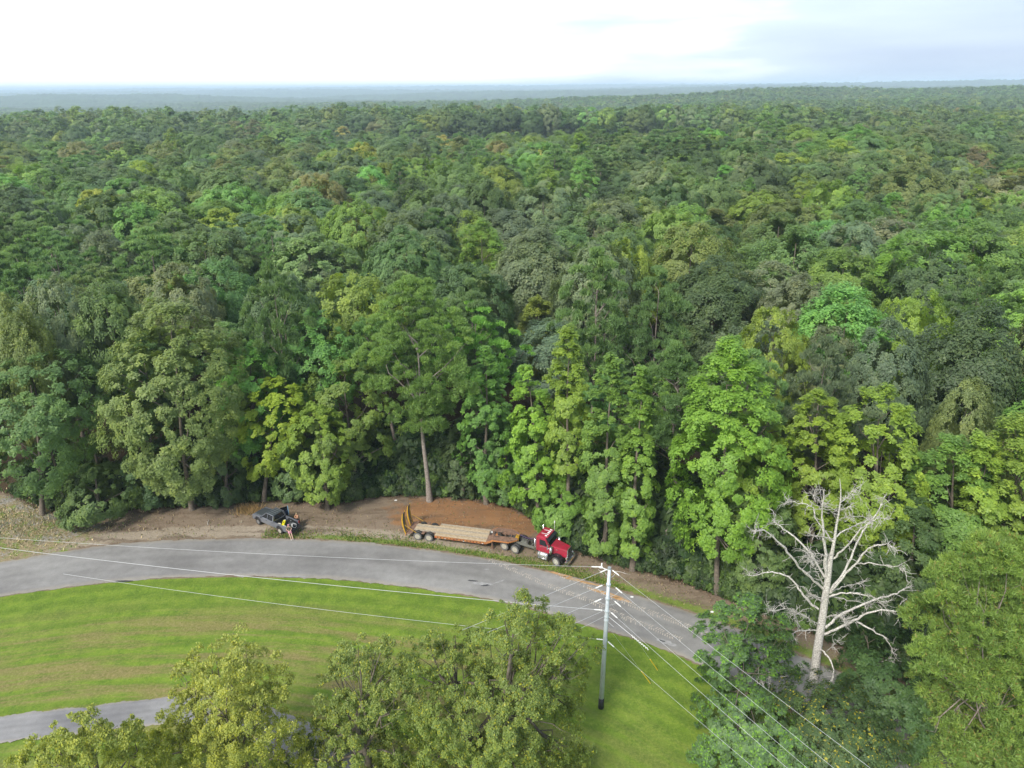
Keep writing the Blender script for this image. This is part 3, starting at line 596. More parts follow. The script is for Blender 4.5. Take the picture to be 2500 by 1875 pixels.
hs = (.84+.24*rng.rand(len(fx)))*(1+.11*nz(fx, fy, .012, 20)*np.clip((fr-140)/150, 0, 1)+.09*nz(fx, fy, .035, 21))*np.interp(fr, [150, 400], [1, 1.12]); ws = (.86+.42*rng.rand(len(fx)))*np.interp(fr, [100, 180, 330, 900], [.80, 1.0, 1.22, 1.32])
for (a, b, r) in PLACED[-34:]:                      # nothing taller straight in front of the landmark crowns
    dq = np.abs(fx/fy-a/b)*b; hs[(dq < r*1.3) & (fy < b) & (fy > b-20)] *= .80
cols = np.array([PAL[n] for n in names])[ci]*(1+.11*rng.randn(len(fx)))[:, None]*(1+.05*rng.randn(len(fx), 3)); 
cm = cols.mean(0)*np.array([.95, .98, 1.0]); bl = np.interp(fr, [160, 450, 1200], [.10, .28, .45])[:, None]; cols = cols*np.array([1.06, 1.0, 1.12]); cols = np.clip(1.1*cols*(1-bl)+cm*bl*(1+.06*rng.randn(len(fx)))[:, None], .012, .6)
front = None
yd = dist_pl(fx[:600], fy[:600], ED[::2])
for i in range(len(fx)):
    k = int(kind[i])
    if used[k] >= limit[k] or fr[i] > 520: continue
    used[k] += 1; single[i] = True; kd, shp, kn = KN[k]; q = fx[i]/fy[i]
    li = next(j for j, (a, n) in enumerate(LM) if q < a); lm = LM[li][1]
    side = 'left' if q < LMC[li] else 'right'
    dd = yd[i] if i < 600 else 200
    rows = ROWS
    bd = rows[int(min(max(fr[i]-62, 0)//9, 58))]
    tn = 'pine' if k == 2 else 'broadleaf' if k == 0 else 'pointed tree'; cn = names[ci[i]]
    if k == 2 and cn == 'pine green': cn = 'fresh'
    sz = 'tall ' if hs[i] > 1.03 else 'low ' if hs[i] < .9 else ''
    wd = '' if sz else 'wide ' if ws[i] > 1.08 else 'narrow ' if ws[i] < .9 else ''
    lb = f'{sz}{wd}{cn} {tn} {bd} rows deep, {side} behind {lm}'
    if len(lb.split()) > 16: lb = lb.replace(sz or wd, '', 1)
    seen_lb.setdefault(lb, []).append(place(kd, i*7+k, (fx[i], fy[i], fz[i]-.2), hs[i], ws[i], cols[i], rng.rand()*6.28, lb, cat='pine' if k == 2 else 'tree', group='%s of the wood' % {0: 'broadleaf trees', 1: 'slender trees', 2: 'pines'}[k]))
for lb, os_ in seen_lb.items():
    if len(os_) == 2:
        for o, w in zip(sorted(os_, key=lambda o: o.location.y), ('nearer', 'farther')): o['label'] = (lb if len(lb.split()) < 14 else lb.split(' ', 1)[1])+', %s of two' % w
    elif len(os_) > 1:
        for o in os_: o['group'] = lb
# beyond the trees that can be told apart: the rest of the wood as one object
low = []
for i in range(6):
    me, c = crown('far_crown', 400+i, ['round', 'oval', 'round', 'oval', 'spire', 'pine'][i], [8, 8.4, 7.4, 7.8, 5.4, 6.0][i], [11, 9, 8, 12, 6, 12][i], 25, 70, 1.7, 3600, .85, M_INST, lob=.34)
    low.append(me)
protos = [bpy.data.objects.new('far_tree_form', m) for m in [f[0] for f in FORMS['round']]+[f[0] for f in FORMS['spire']]+[f[0] for f in FORMS['pine']]+low]
rest = ~single
def instancer(name, pos, idx, rot, scl, tint, objs, material=M_INST, **k):
    me = bpy.data.meshes.new(name); me.vertices.add(len(pos)); me.vertices.foreach_set('co', np.asarray(pos, np.float32).ravel())
    a = me.attributes.new('pick', 'INT', 'POINT'); a.data.foreach_set('value', np.asarray(idx, np.int32))
    a = me.attributes.new('turn', 'FLOAT_VECTOR', 'POINT'); a.data.foreach_set('vector', np.asarray(rot, np.float32).ravel())
    a = me.attributes.new('size', 'FLOAT_VECTOR', 'POINT'); a.data.foreach_set('vector', np.asarray(scl, np.float32).ravel())
    a = me.attributes.new('tint', 'FLOAT_COLOR', 'POINT'); a.data.foreach_set('color', np.c_[tint, np.ones(len(tint))].astype(np.float32).ravel())
    o = link(name, me, kind='stuff', **k); me.materials.append(material)
    ng = bpy.data.node_groups.new(name, 'GeometryNodeTree'); ng.interface.new_socket('Geometry', in_out='INPUT', socket_type='NodeSocketGeometry'); ng.interface.new_socket('Geometry', in_out='OUTPUT', socket_type='NodeSocketGeometry')
    N, L = ng.nodes, ng.links; gi, go = N.new('NodeGroupInput'), N.new('NodeGroupOutput'); ip = N.new('GeometryNodeInstanceOnPoints'); gj = N.new('GeometryNodeJoinGeometry')
    for ob in reversed(objs):
        oi = N.new('GeometryNodeObjectInfo'); oi.inputs['Object'].default_value = ob; oi.inputs['As Instance'].default_value = True; oi.transform_space = 'ORIGINAL'; L.new(oi.outputs['Geometry'], gj.inputs[0])
    def na(t, n):
        q = N.new('GeometryNodeInputNamedAttribute'); q.data_type = t; q.inputs[0].default_value = n; return q.outputs['Attribute']
    L.new(gi.outputs[0], ip.inputs['Points']); L.new(gj.outputs[0], ip.inputs['Instance']); ip.inputs['Pick Instance'].default_value = True
    L.new(na('INT', 'pick'), ip.inputs['Instance Index']); L.new(na('FLOAT_VECTOR', 'turn'), ip.inputs['Rotation']); L.new(na('FLOAT_VECTOR', 'size'), ip.inputs['Scale'])
    sm = N.new('GeometryNodeSetMaterial'); sm.inputs['Material'].default_value = material; L.new(ip.outputs[0], sm.inputs[0]); L.new(sm.outputs[0], go.inputs[0])
    md = o.modifiers.new('instances', 'NODES'); md.node_group = ng; return o
n = rest.sum(); kx = kind[rest]; rr = fr[rest]
pick = np.where(rr < 620, np.where(kx == 0, rng.randint(0, 8, n), np.where(kx == 1, rng.randint(8, 12, n), rng.randint(12, 16, n))),
                np.where(kx == 0, rng.randint(16, 20, n), np.where(kx == 1, 20, 21)))
grow = np.clip(1+(rr-900)/1500*.30, 1, 1.35)
scl = np.c_[ws[rest]*grow, ws[rest]*grow, hs[rest]*np.where(rr > 900, .96, 1)]
instancer('distant_trees', np.c_[fx[rest], fy[rest], fz[rest]-.5-np.interp(rr, [150, 400], [0, 3])], pick, np.c_[np.zeros(n), np.zeros(n), rng.rand(n)*6.28], scl, cols[rest], protos,
          label='continuous distant wood of mixed green crowns rolling towards the horizon', cat='woodland')
# far-off wood that reads as one rolling surface
ra = 2350*np.exp(np.linspace(0, math.log(26000/2350), 170)); aa = np.radians(np.linspace(-42, 42, 900)); A, Rr = np.meshgrid(aa, ra); Xf = Rr*np.sin(A); Yf = Rr*np.cos(A)
rs = np.random.RandomState(5); bump = rs.rand(*A.shape)*9+4*nz(Xf, Yf, .05, 3)+6*nz(Xf, Yf, .013, 2)
Zf = terrain(Xf, Yf)+19+bump*np.clip(Rr/5000, .7, 2.0); Zf[0] -= 24
idx = np.arange(A.size).reshape(A.shape); Ff = np.c_[idx[:-1, :-1].ravel(), idx[:-1, 1:].ravel(), idx[1:, 1:].ravel(), idx[1:, :-1].ravel()]
link('far_woodland', qmesh('far_woodland', np.c_[Xf.ravel(), Yf.ravel(), Zf.ravel()], Ff, mat('far_wood', (.075, .12, .05), .95, var=.6, scale=.012)), kind='stuff', label='far-off wooded ridges fading to blue at the horizon', cat='woodland')
# undergrowth along the foot of the wood
ux = rng.uniform(-64, 60, 5200); ue = yat(ED, ux); uy = ue+rng.exponential(3.6, len(ux))+.35
keep = (uy < 100) & in_view(ux, uy); ux, uy = ux[keep], uy[keep]
bushes = []
for i in range(4):
    rs = np.random.RandomState(500+i); c = unit(rs.randn(12, 3))*np.array([.75, .75, .5])*rs.rand(12, 1)**.4+np.array([0, 0, .65])
    V, F, a, b = leaves(rs, c, np.full(12, .42), np.array([0, 0, .4]), 340, .24); bushes.append(bpy.data.objects.new('bush_form', qmesh('bush_form', V, F, M_INST, {'rnd': a, 'rnd2': b})))
d_ = uy-yat(ED, ux); gap = np.where((np.abs(ux-PD(600,1085)[0]) < 2.2) | (ux < PD(330,1095)[0]), .4, 1)*np.where((ux > PD(1160,1100)[0]), 1.15, .9)
sc1 = (.55+.9*rng.rand(len(ux)))*np.clip(.45+d_*.3, .5, 2.3)*gap
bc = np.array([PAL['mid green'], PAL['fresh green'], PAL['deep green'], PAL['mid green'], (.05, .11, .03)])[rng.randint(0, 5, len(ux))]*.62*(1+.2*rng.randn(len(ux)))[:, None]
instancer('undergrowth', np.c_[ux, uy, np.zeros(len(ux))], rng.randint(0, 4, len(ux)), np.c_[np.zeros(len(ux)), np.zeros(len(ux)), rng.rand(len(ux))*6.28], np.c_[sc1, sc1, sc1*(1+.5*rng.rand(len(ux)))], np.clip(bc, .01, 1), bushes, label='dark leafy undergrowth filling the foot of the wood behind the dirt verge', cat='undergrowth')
def haze():
    m, t, N, L, o = nodes('haze_air'); v = N.new('ShaderNodeVolumePrincipled'); v.inputs['Color'].default_value = (.66, .82, 1, 1); v.inputs['Density'].default_value = HAZE
    v.inputs['Anisotropy'].default_value = 0; L.new(v.outputs[0], o.inputs['Volume'])
    b = MB(); b.box((0, 19500, (ZT+ZB)/2), (70000, 42000, ZT-ZB)); b.build('haze', m, kind='stuff', label='pale blue haze over the distant wood', cat='haze')
HAZE, ZB, ZT = 1.5e-4, float(Z.min())-1.5, float(max(Zf.max(), 60))+8
haze()
# ------------------------------------------------------------------ undulating trees of the foreground, built lobe by lobe
def lobe_crown(root, lobes, Y0, seed, n, leaf, mt, col, rc=.5, per=26, name='crown', jy=2.0, **k):
    rs = np.random.RandomState(seed); cen, rad, L0 = [], [], []
    for (x, y, r) in lobes:
        Yl = Y0+rs.uniform(-jy, jy); p = PDY(x, y, Yl); rw = r*S*np.linalg.norm(p-np.array([0, 0, CAMH]))/FPX
        if p[2] < rw*.8: p = PD(x, y, rw*.8); 
        L0.append((p, rw)); m = max(6, int(per*(rw/1.8)**2))
        d = unit(unit(rs.randn(m, 3))+np.array([0, -.25, .35])); q = p+d*rw*(.55+.45*rs.rand(m, 1))*np.array([1, 1, .9])
        cen.append(q); rad.append(rc*(.6+.9*rs.rand(m)))
    C3 = np.concatenate(cen); Rd = np.concatenate(rad); lc = np.repeat(np.array([p for p, _ in L0]), [len(c) for c in cen], 0)
    w = Rd**2
    base = np.array(root.location)
    lut = {}
    ctr = C3.mean(0)
    V, F, a, b = leaves(rs, C3, Rd, np.array([ctr[0], ctr[1], ctr[2]-2.0]), n, leaf, **k)
    o = link(name, qmesh(name, V-base, F, mt, {'rnd': a, 'rnd2': b}), root); o.color = (*col, 1)
    return L0, C3
def limbs(root, foot, L0, C3, r0, mt, seed, nb=40, pts=None, forks=None):
    rs = np.random.RandomState(seed); base = np.array(root.location); foot = np.asarray(foot, float)
    top = np.array([foot[0], foot[1], 0])+(np.mean([p for p, _ in L0], 0)-foot)*np.array([1, 1, 1.0])
    z = np.linspace(0, 1, 7)[:, None]; T = foot+(top-foot)*z+np.c_[np.sin(z*5)*.25, np.cos(z*4)*.25-.25, 0*z]
    parts = [tube(T, r0*np.linspace(1.2, .35, 7), 9)]
    for p, rw in L0:
        s = T[rs.randint(2, 7)]; m = s*.45+p*.55+rs.randn(3)*.4
        parts.append(tube([s, (s+m)/2+rs.randn(3)*.2, m, (m+p)/2+rs.randn(3)*.2, p+np.array([0, 0, rw*.5])], r0*np.array([.42, .33, .25, .18, .06]), 6))
        for _ in range(3):
            q = p+unit(rs.randn(3))*rw*.95; parts.append(tube([m, (m+q)/2+rs.randn(3)*.3, (m+q*2)/3+rs.randn(3)*.2, q], r0*np.array([.16, .11, .07, .02]), 4))
    V, F = joinq(parts); link('trunk', qmesh('trunk', V-base, F, mt, None, True), root)
M_FG = leafmat('leaf_birch', 'OBJ', tip=(.40, .40, .04), tipw=.10, trans=.32)
M_LOC = leafmat('leaf_locust', 'OBJ', tip=(.22, .42, .05), tipw=.2)
M_YEL = leafmat('leaf_yellow_flecked', 'OBJ', tip=(.52, .45, .05), tipw=.055)
M_PIN2 = leafmat('needle_sunny', 'OBJ', tip=(.36, .27, .09), tipw=.04)
fg = []
def fgtree(name, foot, lobes, Y0, seed, n, leaf, mt, col, label, r0=.3, bark=M_BARK, cat='tree', **k):
    e = empty(name, foot, 0, label=label, cat=cat); L0, C3 = lobe_crown(e, lobes, Y0, seed, n, leaf, mt, col, **k); limbs(e, foot, L0, C3, r0, bark, seed); return e
fgtree('broadleaf_tree', (*PDY(520, 1650, 37.5)[:2], 0), [(512,1392,34),(500,1475,60),(550,1500,60),(460,1540,60),(520,1570,70),(450,1600,60),(470,1440,60),(540,1450,62),(420,1480,48),(590,1490,40),(490,1510,80),(570,1540,70),(410,1540,50),(480,1600,85),(570,1620,80),(390,1600,60),(330,1640,50),(640,1600,60)], 38, 61, 80000, .145, M_FG, (.36, .39, .09), 'feathery yellow-green tree with a peaked top in the lower left foreground', rc=.42, droop=.6, per=24, r0=.28)
fgtree('broadleaf_tree', (*PDY(220, 1700, 34)[:2], 0), [(185,1580,38),(245,1590,45),(120,1620,42),(290,1600,34),(200,1640,60),(70,1650,36),(290,1660,60),(360,1650,50)], 35, 62, 36000, .145, M_FG, (.33, .37, .08), 'low yellow-green treetop in the bottom left corner in front of the driveway', rc=.42, droop=.6, per=24, r0=.22)
fgtree('broadleaf_tree', (*PDY(1010, 1650, 39)[:2], 0), [(1120,1318,38),(1165,1345,52),(1090,1360,55),(1215,1385,52),(1160,1410,72),(1245,1430,42),(1270,1390,26),(1060,1420,62),(985,1395,50),(930,1420,60),(1000,1470,80),(1110,1490,90),(1200,1490,70),(900,1480,55),(1050,1560,90),(1160,1580,95),(1215,1620,60),(960,1560,80),(1000,1640,90),(1120,1650,90),(1235,1655,40)], 40, 63, 140000, .14, M_FG, (.215, .28, .068), 'large dense olive-green tree in the bottom centre beside the utility pole', rc=.46, droop=.4, per=24, r0=.4, jy=2.6)
fgtree('broadleaf_tree', (*PDY(790, 1650, 39)[:2], 0), [(840,1440,50),(775,1410,42),(735,1440,40),(790,1480,62),(720,1500,45),(855,1510,60),(760,1560,70),(840,1590,80),(700,1600,60),(640,1650,50),(770,1650,80),(880,1650,70),(830,1400,22)], 39.5, 64, 84000, .14, M_FG, (.23, .29, .072), 'drooping olive-green tree between the feathery tree and the large dense tree', rc=.42, droop=.5, per=24, r0=.3, jy=2.4)
fgtree('pine_tree', (*PDY(2160, 1640, 39)[:2], 0), [(2120,1195,42),(2170,1205,48),(2075,1235,40),(2140,1260,62),(2200,1270,60),(2030,1262,34),(2080,1300,50),(2160,1340,62),(2010,1330,40),(2220,1380,60),(2060,1390,48),(2130,1420,62),(2000,1420,34),(2030,1480,46),(2100,1510,55),(2190,1480,60),(2040,1560,42),(2130,1590,62),(1980,1545,30),(2070,1640,55),(2190,1620,60),(1985,1610,34),(2120,1360,52),(2150,1470,60),(2090,1450,52),(2100,1300,45),(2180,1560,50)], 42, 65, 210000, .30, M_PIN2, (.25, .36, .085), 'big bushy sunlit yellow-green pine filling the lower right corner', rc=.62, needle=True, flat=.9, upb=.3, per=27, r0=.17, bark=M_PBARK, cat='pine', jy=2.8)
fgtree('broadleaf_tree', (*PDY(1610, 1560, 45)[:2], 0), [(1560,1325,26),(1605,1318,34),(1530,1345,22),(1685,1355,32),(1625,1400,48),(1690,1430,40),(1640,1335,28),(1600,1365,40),(1530,1372,24),(1675,1385,36),(1570,1420,50),(1650,1430,50),(1545,1470,36),(1610,1490,60),(1560,1540,50),(1650,1550,60),(1590,1610,60),(1540,1640,36),(1670,1640,60)], 46, 66, 95000, .19, M_LOC, (.15, .245, .10), 'loose blue-green tree with pale green shoots under the power lines right of the pole', rc=.45, flat=.75, per=32, r0=.11)
fgtree('shrub', (*PDY(1770, 1590, 43)[:2], 0), [(1690,1480,36),(1760,1500,50),(1830,1530,60),(1700,1560,60),(1780,1580,70),(1860,1600,60),(1740,1640,60),(1830,1650,60),(1900,1640,50)], 45, 67, 42000, .18, M_YEL, (.105, .165, .060), 'dark thicket flecked with yellow leaves at the foot of the dead white tree', rc=.5, per=20, r0=.12, cat='shrub')
fgtree('shrub', (*PDY(1880, 1480, 50)[:2], 0), [(1850,1335,38),(1905,1370,46),(1850,1400,50),(1940,1430,46),(1870,1460,56),(1925,1500,56),(1860,1520,40),(1950,1570,50)], 51, 68, 32000, .2, M_LEAF, (.085, .155, .050), 'dark green bush between the dead white tree and the big bushy pine', rc=.55, per=18, r0=.12, cat='shrub')
# ------------------------------------------------------------------ dead tree
def c6(x, y): return (1700+x/2.765, 1140+y/2.765)
def c5(x, y): return (1360+x/3.95, 1340+y/3.95)
YD = 48.5
foot = PY(1984, 1672, YD); foot[2] = 0; foot = PY(1984, 1672, YD)*np.array([1, 1, 0])
dt = empty('dead_tree', tuple(foot), 0, label='bare dead tree with a whitened trunk and crooked limbs beside the power lines', cat='dead tree')
def d6(x, y, dep): p = PY(*c6(x, y), YD+dep); return p-foot
rd_ = np.random.RandomState(77)
T0 = [(772,1470),(800,1380),(815,1250),(835,1120),(855,1000),(870,880),(882,800),(893,720),(905,620),(920,560),(935,480),(945,400),(960,320),(975,220),(975,150),(968,80)]
tp = np.array([d6(x, y, 0) for x, y in T0]); tp = np.r_[[np.array([0, 0, -.2])], tp[1:]] if tp[0][2] < .3 else np.r_[[np.array([0, 0, -.2])], tp]
V, F = tube(tp, np.interp(np.linspace(0, 1, len(tp)), [0, .3, .5, .62, 1], [.40, .29, .22, .12, .02]), 10)
link('trunk', qmesh('trunk', V, F, M_DEAD, None, True), dt)
BR = [([(885,780),(872,700),(870,560),(862,450),(850,350),(850,260),(862,150)], .14, -.6, .9), ([(855,820),(790,760),(700,680),(620,580),(540,490),(460,425),(420,430),(380,450)], .11, -2.0, 1.6),
 ([(865,740),(800,640),(760,570),(700,500),(640,455),(590,420),(545,385),(515,355)], .10, 2.0, 1.3), ([(825,960),(760,910),(710,850),(670,790),(620,740),(560,715),(480,710),(400,730),(350,735)], .10, 1.5, .9),
 ([(895,850),(960,770),(1010,690),(1050,600),(1080,520),(1130,420),(1190,350),(1240,270),(1275,190)], .11, 1.8, 1.4), ([(925,620),(990,560),(1050,500),(1110,420),(1170,370),(1230,350),(1330,350)], .07, -1.6, 1.8),
 ([(905,850),(930,820),(1000,730),(1080,650),(1130,580),(1180,535),(1260,520),(1310,520),(1360,580)], .10, -2.0, 1.4), ([(1080,655),(1180,650),(1270,660),(1350,675),(1410,690)], .05, -2.6, .9),
 ([(880,885),(905,870),(980,850),(1060,850),(1150,865),(1200,880),(1250,920),(1300,990)], .08, -1.2, 1), ([(868,1085),(950,1020),(1030,970),(1120,930),(1200,895),(1280,875),(1350,860),(1400,825),(1455,800)], .12, 1.6, .9),
 ([(860,1130),(950,1095),(1040,1050),(1110,1010),(1180,975),(1260,968),(1340,970),(1430,990)], .12, -2.4, 1.1), ([(1080,1045),(1150,1080),(1230,1120),(1290,1170),(1320,1230),(1320,1290),(1280,1310)], .07, -1.6, 1.2),
 ([(840,1108),(760,1100),(700,1100),(650,1125),(615,1145)], .06, -1.6, 1.6), ([(845,1060),(790,1050),(740,1010),(700,990),(660,985)], .05, -2.4, 2.4), ([(700,1080),(650,975),(610,955),(540,970),(475,970)], .05, -2.2, 1),
 ([(822,1235),(850,1240),(900,1290),(930,1370),(915,1440),(870,1480),(830,1530),(860,1600),(880,1659)], .08, -4.8, 1.4), ([(880,1245),(910,1210),(960,1175)], .04, -1.2, .4), ([(930,480),(980,440),(1050,400),(1130,375),(1190,345)], .06, 1.4, 1.2),
 ([(918,500),(860,420),(800,340),(795,280),(740,250),(650,235),(600,230)], .06, 1.2, 1.3), ([(945,385),(970,350),(1010,335),(1050,345)], .035, -1, .8), ([(955,330),(930,310),(900,290),(860,260)], .04, -.8, .6),
 ([(972,240),(1000,220),(1030,205),(1080,160)], .04, .9, 1.5), ([(968,290),(1005,280),(1040,270)], .035, -.5, .2), ([(850,260),(820,210),(795,170)], .035, -.6, 1), ([(880,870),(960,880),(1040,900),(1100,910),(1190,945)], .06, .8, .8),
 ([(932,490),(880,475),(820,470),(760,465)], .04, -1, .8), ([(870,800),(850,780),(820,720),(780,650)], .05, -1.2, .6), ([(790,1380),(740,1345),(660,1360),(560,1390),(500,1420),(420,1460)], .07, -4.6, 1.8),
 ([(930,590),(870,600),(800,580),(740,600)], .035, -1.5, 1.6), ([(905,640),(860,635),(800,630),(760,640)], .03, 1.2, 1), ([(860,1020),(920,1000),(980,1010),(1010,1060)], .04, -1.2, 2.2), ([(850,910),(810,880),(770,865)], .03, -.8, .8), ([(920,840),(1000,805),(1060,795),(1130,790)], .045, 1.2, .6)]
tw = []
for pts, r, dep, twg in BR:
    k = len(pts); u = np.linspace(0, 1, k); p = np.array([d6(x, y, dep*a) for (x, y), a in zip(pts, u)])
    t = np.linspace(0, k-1, k*3); p = np.c_[[np.interp(t, np.arange(k), p[:, j]) for j in range(3)]].T; p[1:-1] = (p[:-2]+p[1:-1]*2+p[2:])/4
    p[1:] += rd_.randn(len(p)-1, 3)*.035
    V, F = tube(p, r*1.05*np.linspace(1, .2, len(p))*(1+.12*rd_.randn(len(p))), 7); link('limb', qmesh('limb', V, F, M_DEAD, None, True), dt)
    for i in range(int(15*twg)+8):
        f = .2+.8*rd_.rand()**.7 if i % 3 else 1-.15*rd_.rand(); s = p[int(f*(len(p)-1))]; ln = (.35+1.15*rd_.rand()**1.6)*(1.1 if f > .7 else .7)
        d = unit(unit(p[-1]-p[0])*.6+rd_.randn(3)*np.array([.8, .8, .6])); q = [s]; 
        for j in range(5): d = unit(d+rd_.randn(3)*.35+np.array([0, 0, -.12 if twg > 1.2 else .02])); q.append(q[-1]+d*ln/5)
        tw.append(tube(q, np.array([.018, .015, .012, .010, .008, .005])*1.5, 3))
        for b in range(2):
            s2 = q[2+b]; d2 = unit(d+rd_.randn(3)*.9); tw.append(tube([s2, s2+d2*ln*.22+rd_.randn(3)*.03, s2+d2*ln*.42+rd_.randn(3)*.06], [.012, .010, .006], 3))
V, F = joinq(tw); link('twigs', qmesh('twigs', V, F, M_DEAD), dt, kind='stuff')
# ------------------------------------------------------------------ utility pole and its wires
M_STEEL = mat('galvanised_steel', (.55, .60, .64), .5, .3, var=.15, scale=2); M_WIRE = mat('wire_aluminium', (.56, .57, .58), .5, .2, var=.1)
M_INS = mat('insulator_white', (.82, .82, .80), .4, 0, var=.05); M_BLK = mat('black_plastic', (.025, .025, .027), .5, 0, var=.2); M_YEL2 = mat('yellow_guard', (.75, .55, .03), .5, 0, var=.1)
pb = P(1467, 1727); YP = pb[1]; pt = PY(1488, 1388, YP)
up = empty('utility_pole', tuple(pb), 0, label='tall grey steel utility pole with a black foot on the lawn', cat='utility pole')
pt_ = pt-pb
def along(f): return pt_*f
MB().tube([(0, 0, -.1), along(.5), along(1)], [.21, .165, .12], 14, True).build('pole', M_STEEL, up, smooth=True)
MB().tube([(0, 0, -.1), along(.075)], [.235, .225], 14).build('foot_band', M_BLK, up, smooth=True)
MB().tube([along(.997), along(1.008)], .135, 12).build('cap', mat('pole_cap', (.3, .33, .33), .6), up)
def fr(py): return float(np.clip((PY(1488-(py-1388)*.062, py, YP)[2])/pt[2], 0, 1))
for y5 in (345, 480, 600, 655, 690, 880): # bands on the pole
    f = fr(c5(0, y5)[1]); MB().tube([along(f-.004), along(f+.006)], .185, 12).build('band', M_STEEL, up)
for (a, b) in (((-.25, -.1, -.25), (-.75, -.2, -.05)), ((-.25, -.1, -.25), (-.6, -.1, -.65))):
    f = fr(c5(0, 940)[1]); q = along(f); MB().box(q+np.array([(a[0]+b[0])/2, -.1, (a[2]+b[2])/2]), (.55, .12, .1), (0, .45 if b[2] > -.3 else 1.0, 0)).build('bracket', M_BLK, up)
wires = []
def wire(p0, p1, sag, r, label, ext=1.0, ins=None, n=22, name='power_line', m=M_WIRE, cat='wire'):
    p0 = np.asarray(p0, float); p1 = np.asarray(p1, float)
    if ext != 1: p1 = p0+(p1-p0)*ext
    t = np.linspace(0, 1, n)[:, None]; q = p0+(p1-p0)*t; q[:, 2] -= (4*sag*t*(1-t))[:, 0]
    e = empty(name, tuple(p0), 0, label=label, cat=cat)
    V, F = tube(q-p0, r, 5); link('cable', qmesh('cable', V, F, m, None, True), e)
    if ins: 
        d = (q[1]-q[0])/np.linalg.norm(q[1]-q[0])
        MB().tube([d*.15, d*(.15+ins)], .035, 8).build('insulator', M_INS, e)
        for k in range(4): MB().tube([d*(.2+k*ins/4.5), d*(.23+k*ins/4.5)], .06, 8).build('insulator_disc', M_INS, e)
    return e
def att5(x, y): return PY(*c5(x, y), YP)
# towards the right, over the camera's right shoulder
for (a, far, z1, lb, r) in (((523,198), (2130,1875), 13.2, 'uppermost power line running from the pole top to the lower right', .0095), ((555,365), (1950+45,1875), 11.7, 'second power line down, from the pole towards the lower right', .0095),
                     ((545,495), (1965,1875), 10.6, 'third power line down, from the pole towards the lower right', .0095), ((512,605), (1935,1875), 9.6, 'fourth power line down, from the pole towards the lower right', .011),
                     ((480,885), (1845,1875), 7.2, 'thin dull lowest cable from the pole towards the lower right', .010)):
    a3 = att5(*a)
    if lb.startswith('second'): far = (2040, 1875)
    if lb.startswith('third'): far = (1975, 1875)
    if lb.startswith('fourth'): far = (1926-0, 1875)
    p1 = P(*far, z1); wire(a3, p1, .12, r, lb, 1.5, .7 if r > .0092 else None)
# towards the left
for (a, far, z1, lb, r) in (((430,175), (0,1308), 13.6, 'white overhead wire crossing the road from the pole top to the left', .0095), ((455,593), (0,1333), 9.8, 'second overhead wire crossing road and lawn to the left', .017), ((470,878), (310,1420), 7.4, 'faint lowest overhead cable crossing the lawn to the left', .012)):
    a3 = att5(*a); p1 = P(*far, z1); wire(a3, p1, .42, r, lb, 1.15, .6 if r > .0092 else None)
for i, (a, b, z1) in enumerate((((500,190), (0,400), 13.0), ((452,345), (0,530), 11.9), ((440,478), (50,640), 10.8), ((440,600), (230,690), 9.6), ((450,655), (235,760), 9.2))):
    a3 = att5(*a); p1 = P(*c5(*b), z1)
    wire(a3, p1, .03, .0125, ['topmost', 'second', 'third', 'fourth', 'lowest'][i]+' of the short left wires fanning from the pole into the dense tree', 1.0+[1.7, 1.5, 1.5, 2.4, 1.6][i], .6 if i < 3 else None, m=M_WIRE)
# top arm with upright insulator, jumpers and guys belong to the pole
aL = att5(425, 178)-pb; tpA = along(.985)
MB().tube([tpA, aL], .035, 6).tube([aL+np.array([.02, 0, 0]), aL+np.array([.04, 0, .36])], .05, 8).tube([aL-np.array([.12, 0, 0]), aL+np.array([.1, 0, 0])], .08, 8).build('top_insulator', M_INS, up)
for (p, q, s) in (((385,370), (600,410), .45), ((395,500), (575,520), .1), ((455,215), (560,240), .25), ((455,600), (515,608), .15)):
    A, B = att5(*p)-pb, att5(*q)-pb; t = np.linspace(0, 1, 9)[:, None]; w = A+(B-A)*t; w[:, 2] -= (4*s*t*(1-t))[:, 0]; w[:, 1] -= (4*.25*t*(1-t))[:, 0]
    V, F = tube(w, .013, 4); link('jumper', qmesh('jumper', V, F, M_WIRE), up)
for (p, q) in (((500,655), (700,820)), ((482,695), (545,752))):
    A, B = att5(*p)-pb, PY(*c5(*q), YP-1.2)-pb; MB().tube([A, B], .018, 5).build('guy_rod', M_WIRE, up)
hA, hB = PY(*c5(718, 838), YP-1.3), PY(*c5(882, 972), YP-2.2); he = empty('spiral_wire_grip', tuple(hA), 0, label='short white twisted wire grip hanging over the lawn right of the pole', cat='wire grip')
t = np.linspace(0, 1, 60)[:, None]; hx = (hB-hA)*t+np.c_[np.zeros(60), np.cos(t*50)[:, 0]*.06, np.sin(t*50)[:, 0]*.08]; V, F = tube(hx, .02, 4); link('twisted_rod', qmesh('twisted_rod', V, F, M_INS), he)
MB().tube([PY(*c5(700, 820), YP-1.2)-hA, hB-hA], .012, 4).build('wire', M_WIRE, he)
for i, (b, tq, af) in enumerate((((903, 1300), (790, 1187), .62), ((972, 1172), (918, 1068), .80))):
    g0 = P(*c5(*b)); A = pb+along(af); u = (A-g0)/np.linalg.norm(A-g0)
    e = empty('guy_wire', tuple(g0), 0, label=['nearer anchored guy wire with a yellow guard on the lawn', 'farther anchored guy wire with a yellow guard on the lawn'][i], cat='guy wire')
    MB().tube([(0, 0, 0), A-g0], .008, 4).build('cable', M_WIRE, e); MB().tube([u*.1, u*2.2], .045, 8).build('guard', M_YEL2, e); MB().tube([(0, 0, -.1), u*.25], .02, 5).build('anchor_rod', M_STEEL, e)
